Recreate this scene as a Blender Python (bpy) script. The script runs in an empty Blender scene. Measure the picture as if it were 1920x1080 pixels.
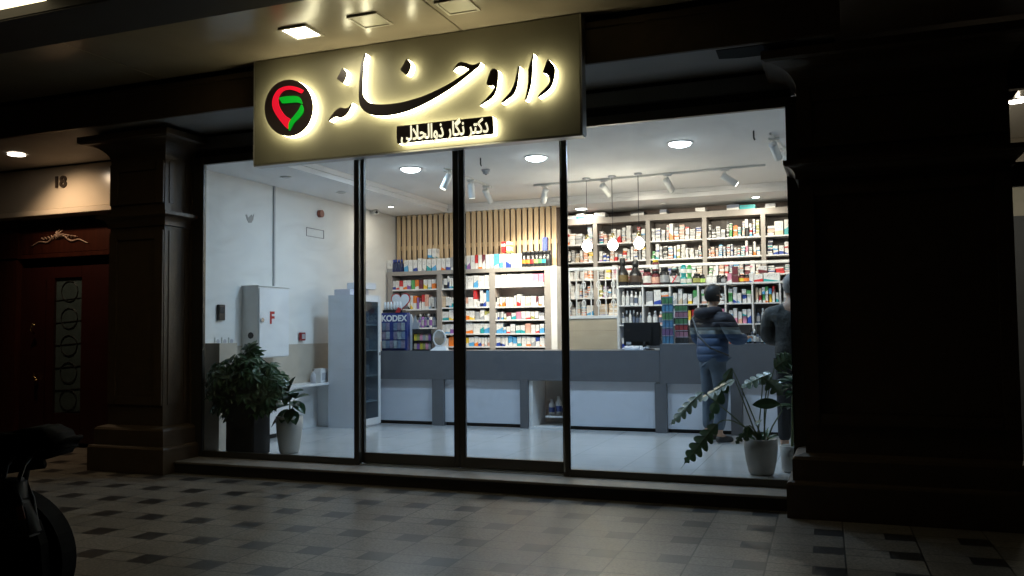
import bpy, bmesh, math, random
from mathutils import Vector, Matrix
random.seed(7)
SC = bpy.context.scene
COL = SC.collection
PI = math.pi
# ------------------------------------------------------------------ camera, world, exposure
FPX, YAW, PITCH, ROLL, CD, CH = 1609.17, 0.37026, 0.050357, -0.010199, 6.6827, 1.17
CF = Vector((-math.sin(YAW)*math.cos(PITCH), math.cos(YAW)*math.cos(PITCH), math.sin(PITCH)))
_r = Vector((math.cos(YAW), math.sin(YAW), 0)); _u = _r.cross(CF)
CR = _r*math.cos(ROLL)+_u*math.sin(ROLL); CU = -_r*math.sin(ROLL)+_u*math.cos(ROLL)
CO = Vector((0, -CD, CH))
cam = bpy.data.cameras.new('camera'); camo = bpy.data.objects.new('camera', cam); COL.objects.link(camo)
cam.sensor_width = 36; cam.lens = FPX/1920*36; cam.clip_start = 0.05; cam.clip_end = 500
M = Matrix.Identity(4)
for i in range(3):
    M[i][0] = CR[i]; M[i][1] = CU[i]; M[i][2] = -CF[i]; M[i][3] = CO[i]
camo.matrix_world = M
SC.camera = camo
w = bpy.data.worlds.new('World'); SC.world = w; w.use_nodes = True
nt = w.node_tree; bg = nt.nodes['Background']
sky = nt.nodes.new('ShaderNodeTexSky'); sky.sky_type = 'NISHITA'; sky.sun_disc = False
sky.sun_elevation = math.radians(-6); sky.sun_rotation = math.radians(200)
nt.links.new(sky.outputs[0], bg.inputs[0]); bg.inputs[1].default_value = 0.05
SC.view_settings.view_transform = 'Standard'; SC.view_settings.look = 'None'
SC.view_settings.gamma = 1; SC.view_settings.exposure = 0
SC.render.engine = 'CYCLES'
SC.cycles.use_denoising = True
try: SC.cycles.denoiser = 'OPENIMAGEDENOISE'
except Exception: pass
SC.cycles.max_bounces = 8; SC.cycles.diffuse_bounces = 4; SC.cycles.transparent_max_bounces = 12
SC.cycles.caustics_reflective = False; SC.cycles.caustics_refractive = False
SC.cycles.sample_clamp_indirect = 4

def at(px, py, x=None, y=None, z=None):
    """the point of a known plane that the photograph shows at a pixel"""
    d = CF + CR*((px-960)/FPX) - CU*((py-540)/FPX)
    t = (x-CO.x)/d.x if x is not None else (y-CO.y)/d.y if y is not None else (z-CO.z)/d.z
    return CO + d*t
# ------------------------------------------------------------------ materials
MATS = {}
def pm(name, col, rough=0.6, metal=0.0, var=0.12, nscale=6.0, bump=0.0, bscale=60.0, emit=None, estr=0.0, spec=0.5, stretch=None, coat=0.0):
    if name in MATS: return MATS[name]
    m = bpy.data.materials.new(name); m.use_nodes = True
    n = m.node_tree.nodes; L = m.node_tree.links; b = n['Principled BSDF']
    b.inputs['Roughness'].default_value = rough; b.inputs['Metallic'].default_value = metal
    b.inputs['Specular IOR Level'].default_value = spec
    if coat: b.inputs['Coat Weight'].default_value = coat
    tc = n.new('ShaderNodeTexCoord'); mp = n.new('ShaderNodeMapping'); L.new(tc.outputs['Object'], mp.inputs[0])
    if stretch: mp.inputs['Scale'].default_value = stretch
    no = n.new('ShaderNodeTexNoise'); no.inputs['Scale'].default_value = nscale; no.inputs['Detail'].default_value = 5
    L.new(mp.outputs[0], no.inputs[0])
    mx = n.new('ShaderNodeMixRGB'); L.new(no.outputs[0], mx.inputs[0])
    c = Vector(col)
    mx.inputs[1].default_value = (*(c*(1-var)), 1); mx.inputs[2].default_value = (*[min(1, k*(1+var)) for k in c], 1)
    L.new(mx.outputs[0], b.inputs['Base Color'])
    if bump:
        n2 = n.new('ShaderNodeTexNoise'); n2.inputs['Scale'].default_value = bscale; n2.inputs['Detail'].default_value = 3
        L.new(mp.outputs[0], n2.inputs[0])
        bp = n.new('ShaderNodeBump'); bp.inputs['Strength'].default_value = bump; bp.inputs['Distance'].default_value = 0.01
        L.new(n2.outputs[0], bp.inputs['Height']); L.new(bp.outputs[0], b.inputs['Normal'])
    if emit:
        b.inputs['Emission Color'].default_value = (*emit, 1); b.inputs['Emission Strength'].default_value = estr
    MATS[name] = m
    return m
def ramp2(n, L, src, p0, p1, c0, c1, interp='LINEAR'):
    r = n.new('ShaderNodeValToRGB'); r.color_ramp.interpolation = interp
    r.color_ramp.elements[0].position = p0; r.color_ramp.elements[1].position = p1
    r.color_ramp.elements[0].color = (*c0, 1); r.color_ramp.elements[1].color = (*c1, 1)
    L.new(src, r.inputs[0]); return r.outputs[0]
def math_n(n, L, op, a, b=None, c=None):
    m = n.new('ShaderNodeMath'); m.operation = op
    for i, v in enumerate((a, b, c)):
        if v is None: continue
        if isinstance(v, (int, float)): m.inputs[i].default_value = v
        else: L.new(v, m.inputs[i])
    return m.outputs[0]
def wood(name, c0, c1, rough=0.5, axis='z', scale=3.0):
    m = bpy.data.materials.new(name); m.use_nodes = True; n = m.node_tree.nodes; L = m.node_tree.links; b = n['Principled BSDF']
    tc = n.new('ShaderNodeTexCoord'); mp = n.new('ShaderNodeMapping'); L.new(tc.outputs['Object'], mp.inputs[0])
    mp.inputs['Scale'].default_value = (12, 12, 0.8) if axis == 'z' else (0.8, 12, 12)
    no = n.new('ShaderNodeTexNoise'); no.inputs['Scale'].default_value = scale; no.inputs['Detail'].default_value = 6; no.inputs['Distortion'].default_value = 0.6
    L.new(mp.outputs[0], no.inputs[0])
    L.new(ramp2(n, L, no.outputs[0], 0.3, 0.7, c0, c1), b.inputs['Base Color']); b.inputs['Roughness'].default_value = rough
    MATS[name] = m; return m
def glass(name, tint=(0.93, 0.96, 0.96), refl=1.0, dust=.12):
    m = bpy.data.materials.new(name); m.use_nodes = True; n = m.node_tree.nodes; L = m.node_tree.links
    n.remove(n['Principled BSDF']); out = n['Material Output']
    t = n.new('ShaderNodeBsdfTransparent'); t.inputs[0].default_value = (*tint, 1)
    g = n.new('ShaderNodeBsdfGlossy'); g.inputs['Roughness'].default_value = 0.02
    f = n.new('ShaderNodeFresnel'); f.inputs[0].default_value = 1.45
    geo = n.new('ShaderNodeNewGeometry')
    fr = math_n(n, L, 'MULTIPLY', f.outputs[0], math_n(n, L, 'SUBTRACT', 1.0, geo.outputs['Backfacing']))
    mx = n.new('ShaderNodeMixShader'); L.new(math_n(n, L, 'MULTIPLY', fr, refl), mx.inputs[0]); L.new(t.outputs[0], mx.inputs[1]); L.new(g.outputs[0], mx.inputs[2])
    df = n.new('ShaderNodeBsdfDiffuse'); df.inputs[0].default_value = (.8, .8, .8, 1)
    tc = n.new('ShaderNodeTexCoord'); mp = n.new('ShaderNodeMapping'); mp.inputs['Scale'].default_value = (1.3, 1, 3.0); mp.inputs['Rotation'].default_value = (0, .5, 0); L.new(tc.outputs['Object'], mp.inputs[0])
    no = n.new('ShaderNodeTexNoise'); no.inputs['Scale'].default_value = 1.6; no.inputs['Detail'].default_value = 7; no.inputs['Distortion'].default_value = 1.2; L.new(mp.outputs[0], no.inputs[0])
    du = math_n(n, L, 'MULTIPLY', math_n(n, L, 'POWER', no.outputs[0], 3.0), dust)
    m2 = n.new('ShaderNodeMixShader'); L.new(du, m2.inputs[0]); L.new(mx.outputs[0], m2.inputs[1]); L.new(df.outputs[0], m2.inputs[2])
    L.new(m2.outputs[0], out.inputs[0]); MATS[name] = m; return m
def emis(name, col, s):
    m = bpy.data.materials.new(name); m.use_nodes = True; n = m.node_tree.nodes; L = m.node_tree.links
    b = n['Principled BSDF']; b.inputs['Base Color'].default_value = (0.8, 0.8, 0.8, 1)
    b.inputs['Emission Color'].default_value = (*col, 1); b.inputs['Emission Strength'].default_value = s
    MATS[name] = m; return m

WALLW = pm('white_plaster', (0.82, 0.81, 0.78), 0.75, var=0.03, bump=0.05)
CEILW = pm('ceiling_paint', (0.84, 0.83, 0.83), 0.8, var=0.03)
WAINS = pm('beige_marble', (0.52, 0.46, 0.38), 0.35, var=0.18, nscale=5)
ALU = pm('bronze_aluminium', (0.11, 0.098, 0.08), 0.36, metal=0.7, var=0.08)
ALUL = pm('grey_aluminium', (0.20, 0.19, 0.17), 0.42, metal=0.5, var=0.08)
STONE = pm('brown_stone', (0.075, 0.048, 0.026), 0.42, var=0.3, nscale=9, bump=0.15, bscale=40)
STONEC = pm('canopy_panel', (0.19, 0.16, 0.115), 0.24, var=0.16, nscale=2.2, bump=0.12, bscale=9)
DARK = pm('dark_void', (0.012, 0.011, 0.01), 0.8)
SOFF = pm('soffit_panel', (0.32, 0.30, 0.28), 0.6, var=0.08)
SHELFG = pm('grey_melamine', (0.34, 0.31, 0.285), 0.5, var=0.06)
WHITEM = pm('white_melamine', (0.78, 0.78, 0.78), 0.35, var=0.03)
WMETAL = pm('white_metal', (0.80, 0.80, 0.78), 0.35, var=0.03)
CNT = pm('grey_marble', (0.115, 0.118, 0.13), 0.35, var=0.16, nscale=7)
CNTW = pm('counter_white', (0.58, 0.61, 0.68), 0.4, var=0.03)
BLACK = pm('black_plastic', (0.015, 0.015, 0.016), 0.35, var=0.1)
LEAF = pm('leaf_green', (0.045, 0.10, 0.04), 0.35, var=0.5, nscale=14)
LEAF2 = pm('leaf_deep', (0.03, 0.075, 0.035), 0.3, var=0.5, nscale=10)
STEM = pm('stem_green', (0.09, 0.12, 0.05), 0.6, var=0.3)
SOIL = pm('potting_soil', (0.05, 0.035, 0.025), 0.9, var=0.4, nscale=40, bump=0.6)
PINE = wood('pine_wood', (0.56, 0.38, 0.21), (0.80, 0.62, 0.40))
MAHOG = wood('mahogany', (0.020, 0.005, 0.003), (0.040, 0.010, 0.005), 0.3)
GLASS = glass('window_glass')
GLASSC = glass('cabinet_glass', (0.55, 0.62, 0.66), 1.0)

def carton_mat():
    m = bpy.data.materials.new('printed_carton'); m.use_nodes = True; n = m.node_tree.nodes; L = m.node_tree.links; b = n['Principled BSDF']
    a = n.new('ShaderNodeAttribute'); a.attribute_name = 'acc'
    uv = n.new('ShaderNodeUVMap'); sx = n.new('ShaderNodeSeparateXYZ'); L.new(uv.outputs[0], sx.inputs[0])
    u, v, s = sx.outputs[0], sx.outputs[1], a.outputs['Alpha']
    full = math_n(n, L, 'GREATER_THAN', s, 0.5)
    k1 = math_n(n, L, 'FRACT', math_n(n, L, 'MULTIPLY', s, 17.3))
    k2 = math_n(n, L, 'FRACT', math_n(n, L, 'MULTIPLY', s, 41.7))
    slope = math_n(n, L, 'MULTIPLY', math_n(n, L, 'SUBTRACT', k2, 0.5), math_n(n, L, 'MULTIPLY', u, 0.6))
    band = math_n(n, L, 'LESS_THAN', math_n(n, L, 'ADD', v, slope), math_n(n, L, 'ADD', 0.12, math_n(n, L, 'MULTIPLY', k1, 0.4)))
    fac = math_n(n, L, 'ABSOLUTE', math_n(n, L, 'SUBTRACT', full, band))
    fac = math_n(n, L, 'MAXIMUM', fac, math_n(n, L, 'MULTIPLY', full, math_n(n, L, 'GREATER_THAN', k2, 0.6)))
    no = n.new('ShaderNodeTexNoise'); no.noise_dimensions = '3D'; no.inputs['Scale'].default_value = 1
    cm = n.new('ShaderNodeCombineXYZ'); L.new(math_n(n, L, 'MULTIPLY', u, 14), cm.inputs[0])
    L.new(math_n(n, L, 'FLOOR', math_n(n, L, 'MULTIPLY', v, 9)), cm.inputs[1]); L.new(math_n(n, L, 'MULTIPLY', s, 300), cm.inputs[2]); L.new(cm.outputs[0], no.inputs[0])
    txt = math_n(n, L, 'GREATER_THAN', no.outputs[0], 0.54)
    txt = math_n(n, L, 'MULTIPLY', txt, math_n(n, L, 'GREATER_THAN', v, 0.5)); txt = math_n(n, L, 'MULTIPLY', txt, math_n(n, L, 'LESS_THAN', v, 0.86))
    txt = math_n(n, L, 'MULTIPLY', txt, math_n(n, L, 'LESS_THAN', math_n(n, L, 'ABSOLUTE', math_n(n, L, 'SUBTRACT', u, 0.5)), 0.36))
    mx = n.new('ShaderNodeMixRGB'); L.new(fac, mx.inputs[0]); mx.inputs[1].default_value = (0.78, 0.77, 0.75, 1); L.new(a.outputs['Color'], mx.inputs[2])
    m2 = n.new('ShaderNodeMixRGB'); L.new(math_n(n, L, 'MULTIPLY', txt, 0.55), m2.inputs[0]); L.new(mx.outputs[0], m2.inputs[1]); m2.inputs[2].default_value = (0.12, 0.12, 0.16, 1)
    L.new(m2.outputs[0], b.inputs['Base Color']); b.inputs['Roughness'].default_value = 0.38
    MATS['carton'] = m; return m
CARTON = carton_mat()
def paving_mat():
    m = bpy.data.materials.new('terrazzo_paving'); m.use_nodes = True; n = m.node_tree.nodes; L = m.node_tree.links; b = n['Principled BSDF']
    tc = n.new('ShaderNodeTexCoord'); mp = n.new('ShaderNodeMapping'); L.new(tc.outputs['Object'], mp.inputs[0])
    mp.inputs['Rotation'].default_value = (0, 0, -0.022); mp.inputs['Location'].default_value = (3.91, 1.89, 0)
    sx = n.new('ShaderNodeSeparateXYZ'); L.new(mp.outputs[0], sx.inputs[0])
    U = math_n(n, L, 'DIVIDE', sx.outputs[0], 0.4075); V = math_n(n, L, 'DIVIDE', sx.outputs[1], 0.455)
    u = math_n(n, L, 'FRACT', U); v = math_n(n, L, 'FRACT', V)
    uc = math_n(n, L, 'FLOOR', U); vc = math_n(n, L, 'FLOOR', V)
    # dark square in u<.47, v<.42
    dark = math_n(n, L, 'MULTIPLY', math_n(n, L, 'LESS_THAN', u, 0.42), math_n(n, L, 'LESS_THAN', v, 0.37))
    strip = math_n(n, L, 'LESS_THAN', v, 0.37)
    def line(x, p, wd): return math_n(n, L, 'LESS_THAN', math_n(n, L, 'ABSOLUTE', math_n(n, L, 'SUBTRACT', x, p)), wd)
    j = math_n(n, L, 'MAXIMUM', line(v, 0.37, 0.011), line(v, 0.010, 0.010))
    j = math_n(n, L, 'MAXIMUM', j, line(u, 0.42, 0.011))
    j = math_n(n, L, 'MAXIMUM', j, math_n(n, L, 'MULTIPLY', strip, line(u, 0.010, 0.012)))
    wn = n.new('ShaderNodeTexWhiteNoise'); cm = n.new('ShaderNodeCombineXYZ')
    L.new(math_n(n, L, 'FLOOR', math_n(n, L, 'SUBTRACT', U, 0.42)), cm.inputs[0]); L.new(math_n(n, L, 'ADD', vc, math_n(n, L, 'MULTIPLY', strip, 0.5)), cm.inputs[1]); L.new(cm.outputs[0], wn.inputs[0])
    no = n.new('ShaderNodeTexNoise'); no.inputs['Scale'].default_value = 70; no.inputs['Detail'].default_value = 4; L.new(mp.outputs[0], no.inputs[0])
    n2 = n.new('ShaderNodeTexNoise'); n2.inputs['Scale'].default_value = 1.7; n2.inputs['Detail'].default_value = 9; L.new(mp.outputs[0], n2.inputs[0])
    light = ramp2(n, L, no.outputs[0], 0.35, 0.68, (0.10, 0.087, 0.072), (0.235, 0.208, 0.175))
    dk = ramp2(n, L, no.outputs[0], 0.35, 0.7, (0.016, 0.014, 0.013), (0.045, 0.04, 0.036))
    mx = n.new('ShaderNodeMixRGB'); L.new(dark, mx.inputs[0]); L.new(light, mx.inputs[1]); L.new(dk, mx.inputs[2])
    tone = math_n(n, L, 'ADD', 0.60, math_n(n, L, 'ADD', math_n(n, L, 'MULTIPLY', wn.outputs[0], 0.26), math_n(n, L, 'MULTIPLY', n2.outputs[0], 0.55)))
    m2 = n.new('ShaderNodeMixRGB'); m2.blend_type = 'MULTIPLY'; m2.inputs[0].default_value = 1; L.new(mx.outputs[0], m2.inputs[1]); L.new(tone, m2.inputs[2])
    m3 = n.new('ShaderNodeMixRGB'); L.new(math_n(n, L, 'MULTIPLY', j, 0.92), m3.inputs[0]); L.new(m2.outputs[0], m3.inputs[1]); m3.inputs[2].default_value = (0.012, 0.011, 0.010, 1)
    L.new(m3.outputs[0], b.inputs['Base Color'])
    rg = math_n(n, L, 'ADD', 0.20, math_n(n, L, 'MULTIPLY', n2.outputs[0], 0.25)); L.new(rg, b.inputs['Roughness'])
    bp = n.new('ShaderNodeBump'); bp.inputs['Strength'].default_value = 0.5; bp.inputs['Distance'].default_value = 0.004
    L.new(math_n(n, L, 'SUBTRACT', math_n(n, L, 'ADD', math_n(n, L, 'MULTIPLY', wn.outputs[0], 0.5), math_n(n, L, 'MULTIPLY', no.outputs[0], 0.25)), j), bp.inputs['Height']); L.new(bp.outputs[0], b.inputs['Normal'])
    MATS['paving'] = m; return m
PAVE = paving_mat()
def floor_mat():
    m = bpy.data.materials.new('porcelain_floor'); m.use_nodes = True; n = m.node_tree.nodes; L = m.node_tree.links; b = n['Principled BSDF']
    tc = n.new('ShaderNodeTexCoord'); br = n.new('ShaderNodeTexBrick'); L.new(tc.outputs['Object'], br.inputs[0])
    br.offset = 0; br.inputs['Scale'].default_value = 1; br.inputs['Brick Width'].default_value = 0.6; br.inputs['Row Height'].default_value = 0.6; br.inputs['Mortar Size'].default_value = 0.003
    br.inputs['Color1'].default_value = (0.60, 0.61, 0.61, 1); br.inputs['Color2'].default_value = (0.57, 0.58, 0.585, 1); br.inputs['Mortar'].default_value = (0.35, 0.35, 0.35, 1)
    no = n.new('ShaderNodeTexNoise'); no.inputs['Scale'].default_value = 2; no.inputs['Detail'].default_value = 8; L.new(tc.outputs['Object'], no.inputs[0])
    mx = n.new('ShaderNodeMixRGB'); mx.blend_type = 'MULTIPLY'; mx.inputs[0].default_value = 1; L.new(br.outputs[0], mx.inputs[1]); L.new(ramp2(n, L, no.outputs[0], 0.3, 0.7, (0.88, 0.88, 0.88), (1, 1, 1)), mx.inputs[2])
    L.new(mx.outputs[0], b.inputs['Base Color']); b.inputs['Roughness'].default_value = 0.12
    MATS['floor'] = m; return m
FLOORM = floor_mat()

# ------------------------------------------------------------------ mesh helpers
class MB:
    def __init__(s): s.bm = bmesh.new()
    def box(s, x0, x1, y0, y1, z0, z1, bev=0.0):
        r = bmesh.ops.create_cube(s.bm, size=1.0)
        for v in r['verts']:
            v.co = Vector(((x0+x1)/2+v.co.x*(x1-x0), (y0+y1)/2+v.co.y*(y1-y0), (z0+z1)/2+v.co.z*(z1-z0)))
        if bev:
            es = list({e for v in r['verts'] for e in v.link_edges})
            bmesh.ops.bevel(s.bm, geom=es, offset=bev, segments=2, affect='EDGES', clamp_overlap=True)
        return s
    def poly(s, pts):
        vs = [s.bm.verts.new(p) for p in pts]
        try: s.bm.faces.new(vs)
        except ValueError: pass
        return s
    def prism(s, pts, vec, caps=(True, True)):
        a = [s.bm.verts.new(p) for p in pts]; b = [s.bm.verts.new(Vector(p)+Vector(vec)) for p in pts]
        nn = len(a)
        if caps[0]: s.bm.faces.new(a)
        if caps[1]: s.bm.faces.new(b[::-1])
        for i in range(nn):
            s.bm.faces.new((a[(i+1) % nn], a[i], b[i], b[(i+1) % nn]))
        return s
    def lathe(s, prof, cx=0, cy=0, z0=0, seg=20, sx=1.0, sy=1.0):
        rings = []
        for r, z in prof:
            if r < 1e-5: rings.append([s.bm.verts.new((cx, cy, z0+z))])
            else: rings.append([s.bm.verts.new((cx+r*sx*math.cos(2*PI*k/seg), cy+r*sy*math.sin(2*PI*k/seg), z0+z)) for k in range(seg)])
        for A, B in zip(rings, rings[1:]):
            for k in range(seg):
                k2 = (k+1) % seg
                if len(A) == 1 and len(B) == 1: continue
                if len(A) == 1: f = (A[0], B[k2], B[k])
                elif len(B) == 1: f = (A[k], A[k2], B[0])
                else: f = (A[k], A[k2], B[k2], B[k])
                try: s.bm.faces.new(f)
                except ValueError: pass
        return s
    def tube(s, pts, r, seg=8, r1=None, cap=True):
        pts = [Vector(p) for p in pts]; rings = []
        up = None
        for i, p in enumerate(pts):
            d = (pts[min(i+1, len(pts)-1)]-pts[max(i-1, 0)]).normalized()
            if up is None:
                up = d.orthogonal().normalized()
            else:
                up = (up - d*up.dot(d)).normalized()
            sd = d.cross(up)
            rr = r if r1 is None else r+(r1-r)*i/(len(pts)-1)
            rings.append([s.bm.verts.new(p+up*(rr*math.cos(2*PI*k/seg))+sd*(rr*math.sin(2*PI*k/seg))) for k in range(seg)])
        for A, B in zip(rings, rings[1:]):
            for k in range(seg): s.bm.faces.new((A[k], A[(k+1) % seg], B[(k+1) % seg], B[k]))
        if cap:
            s.bm.faces.new(rings[0][::-1]); s.bm.faces.new(rings[-1])
        return s
    def build(s, name, m, parent=None, smooth=False, loc=None, rz=None):
        bmesh.ops.recalc_face_normals(s.bm, faces=s.bm.faces[:])
        me = bpy.data.meshes.new(name); s.bm.to_mesh(me); s.bm.free()
        if smooth:
            for p in me.polygons: p.use_smooth = True
        me.materials.append(m)
        o = bpy.data.objects.new(name, me); COL.objects.link(o)
        if parent is not None: o.parent = parent
        if loc is not None: o.location = loc
        if rz is not None: o.rotation_euler.z = rz
        return o
def tag(o, label=None, cat=None, group=None, kind=None):
    if label: o['label'] = label
    if cat: o['category'] = cat
    if group: o['group'] = group
    if kind: o['kind'] = kind
    return o
def thing(name, label, cat, loc=(0, 0, 0), rz=0, group=None):
    o = bpy.data.objects.new(name, None); COL.objects.link(o); o.location = loc; o.rotation_euler.z = rz; o.empty_display_size = 0.1
    return tag(o, label, cat, group)
def bx(name, m, parent, x0, x1, y0, y1, z0, z1, bev=0.0):
    return MB().box(x0, x1, y0, y1, z0, z1, bev).build(name, m, parent)
def struct(name, o): return tag(o, kind='structure')
def text_mesh(name, body, size, m, parent, mat4, extrude=0.002, offset=0.0, align='CENTER'):
    cu = bpy.data.curves.new(name, 'FONT'); cu.body = body; cu.size = size; cu.extrude = extrude; cu.offset = offset
    cu.align_x = align; cu.align_y = 'CENTER'
    t = bpy.data.objects.new(name, cu); COL.objects.link(t)
    dg = bpy.context.evaluated_depsgraph_get(); me = bpy.data.meshes.new_from_object(t.evaluated_get(dg)); me.name = name
    bpy.data.objects.remove(t); bpy.data.curves.remove(cu)
    me.transform(mat4); me.materials.clear(); me.materials.append(m)
    o = bpy.data.objects.new(name, me); COL.objects.link(o)
    if parent is not None: o.parent = parent
    return o
def face_y(x, y, z): # text facing -y
    return Matrix.Translation((x, y, z)) @ Matrix.Rotation(PI/2, 4, 'X')
def face_x(x, y, z): # text facing +x (on the left wall)
    return Matrix.Translation((x, y, z)) @ Matrix.Rotation(PI/2, 4, 'Z') @ Matrix.Rotation(PI/2, 4, 'X')
def lamp(name, kind, loc, energy, col, parent=None, size=0.2, direction=(0, 0, -1), spot=None, blend=0.5, shape='DISK'):
    l = bpy.data.lights.new(name, kind); l.energy = energy; l.color = col
    if kind == 'AREA': l.shape = shape; l.size = size
    else: l.shadow_soft_size = size
    if spot: l.spot_size = math.radians(spot); l.spot_blend = blend
    o = bpy.data.objects.new(name, l); COL.objects.link(o); o.location = loc
    o.rotation_euler = Vector(direction).to_track_quat('-Z', 'Y').to_euler()
    if parent is not None: o.parent = parent
    return o
ORD = ['first', 'second', 'third', 'fourth', 'fifth', 'sixth', 'seventh', 'eighth', 'ninth', 'tenth', 'eleventh', 'twelfth', 'thirteenth', 'fourteenth', 'fifteenth', 'sixteenth', 'seventeenth', 'eighteenth', 'nineteenth', 'twentieth', 'twenty first', 'twenty second', 'twenty third', 'twenty fourth', 'twenty fifth', 'twenty sixth', 'twenty seventh', 'twenty eighth', 'twenty ninth', 'thirtieth']

# ------------------------------------------------------------------ ground
PZ = -0.11
struct('pavement', MB().poly([(-60, -60, PZ), (60, -60, PZ), (60, 60, PZ), (-60, 60, PZ)]).build('pavement', PAVE)); 
XL, XR, YB, SZ_ = -6.3, 0.6, 5.7, 2.92      # inner faces of the shop
struct('floor', bx('shop_floor', FLOORM, None, XL-0.15, XR+.15, 0.04, YB+.1, PZ+.004, 0.0))
struct('doorstep', bx('doorstep', pm('step_riser', (0.035, 0.028, 0.022), 0.6, var=0.3), None, -5.93, -0.33, -0.335, 0.04, PZ+.004, -0.022))
struct('doorstep', bx('doorstep_slab', pm('step_stone', (0.22, 0.19, 0.16), 0.5, var=0.25, nscale=12), None, -5.93, -0.33, -0.35, 0.04, -0.0215, -0.002, 0.004))
# interior walls and ceiling
struct('wall', bx('wall_left', WALLW, None, XL-0.15, XL, 0.05, YB, 0.0, 2.921))
struct('wall', bx('wall_right', WALLW, None, XR, XR+0.15, 0.05, YB, 0.0, 3.1))
BROWN = pm('brown_backing', (0.15, 0.115, 0.10), 0.7, var=0.15)
struct('wall', bx('wall_back', BROWN, None, XL-0.15, XR+0.15, YB, YB+0.12, 0.0, 3.1))
struct('wall', bx('wall_behind_slats', BROWN, None, XL, -3.72, 4.86, 4.92, 0.0, SZ_))
struct('wall', bx('pier_cladding', WAINS, None, XL, -5.912, 0.355, 0.625, 0.0, 1.078))
bm = MB().box(XL, XL+0.012, 0.625, 4.4, 0.0, 1.04)
struct('wall_cladding', bm.build('wall_cladding', WAINS))
SZ, TZ, TXL, TYB = 2.922, 3.035, -5.42, 4.68
b = MB(); b.box(XL-.15, TXL, 0.05, YB, SZ, SZ+.2); b.box(TXL, XR+.15, TYB, YB, SZ, SZ+.2); b.box(TXL, XR+.15, 0.05, 0.35, SZ, SZ+.2)
b.box(TXL-.01, TXL+.025, 0.33, TYB+.01, SZ+.055, TZ-.002); b.box(TXL, XR, TYB-.025, TYB+.01, SZ+.055, TZ-.002)
struct('ceiling', b.build('ceiling_soffit', CEILW))
struct('ceiling', bx('ceiling', CEILW, None, TXL+.002, XR+.15, 0.352, TYB-.002, TZ, TZ+.1))

# ------------------------------------------------------------------ shopfront
FH, GT, GB = 2.90, 2.826, 0.055
def X0(px, py=600): return at(px, py, y=0.0).x
xa, xb = X0(382), X0(668)
HIGHLIGHT = pm('stile_highlight', (.62, .62, .60), .22, metal=.9)  # pale metal colour that stands in for highlights on the frame stiles
def pane(name, label, x0, x1, z0, z1, l, r, bt, tp, yy=0.0, dep=0.05, group=None, bright=0):
    t = thing(name, label, 'window' if 'window' in name else 'door', ((x0+x1)/2, yy, z0))
    b = MB(); W = (x1-x0)/2; H = z1-z0
    b.box(-W, -W+l, -dep/2, dep/2, 0, H, 0.004); b.box(W-r, W, -dep/2, dep/2, 0, H, 0.004)
    b.box(-W+l, W-r, -dep/2+.002, dep/2-.002, 0, bt, 0.003); b.box(-W+l, W-r, -dep/2+.002, dep/2-.002, H-tp, H, 0.003)
    b.build('frame', ALU, t)
    MB().box(-W+l, W-r, -.004, .004, bt, H-tp).build('glass_pane', GLASS, t)
    g = MB(); g.box(-W+l-.001, -W+l+.008, -dep/2-.001, -dep/2+.01, bt, H-tp); g.box(W-r-.008, W-r+.001, -dep/2-.001, -dep/2+.01, bt, H-tp)
    g.build('gasket', BLACK, t)
    if bright: MB().box(bright*(W-.012)-.006, bright*(W-.012)+.006, -dep/2-.004, -dep/2+.002, bt*.6, H-tp).build('stile_highlight', HIGHLIGHT, t)  # thin added strip that paints a glint along one stile
    return t
pane('shop_window', 'fixed shop window pane in front of the plants on the left, beside the sliding door', -5.945, xb+.04, 0.0, FH, xa+5.945, .04, GB, FH-GT)
d1a, d1b, d2a, d2b, xm = [at(p_, 600, y=.045).x for p_ in (682, 852.5, 870.5, 1055, 861.5)]
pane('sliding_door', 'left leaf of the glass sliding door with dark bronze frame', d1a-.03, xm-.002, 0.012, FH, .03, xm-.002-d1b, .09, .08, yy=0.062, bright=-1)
pane('sliding_door', 'right leaf of the glass sliding door, below the sign end', xm+.002, d2b+.03, 0.012, FH, d2a-xm-.002, .03, .09, .08, yy=0.062)
xc = X0(1061); xd = X0(1485)
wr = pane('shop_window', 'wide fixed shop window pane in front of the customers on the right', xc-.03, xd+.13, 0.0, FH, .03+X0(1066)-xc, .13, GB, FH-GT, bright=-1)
b = MB(); b.box(-4.05, -2.1, -0.02, 0.10, 0.0005, 0.010); b.build('door_track', pm('steel_track', (0.6, 0.6, 0.58), 0.3, metal=0.8)).name = 'door_track'
tag(bpy.data.objects['door_track'], 'thin bright metal floor track under the sliding door leaves', 'door track')
t = thing('door_header', 'dark layered metal header running above the shop windows and doors', 'door header', (-3.1, 0, FH))
bx('closer_box', DARK, t, -2.85, 2.76, 0.0, 0.05, 0.002, 0.068)
bx('lintel_panel', ALUL, t, -2.85, 2.76, -0.045, 0.05, 0.07, 0.187, 0.004)
bx('top_gap_strip', DARK, t, -2.85, 2.76, -0.01, 0.05, 0.188, 0.222)
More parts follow.
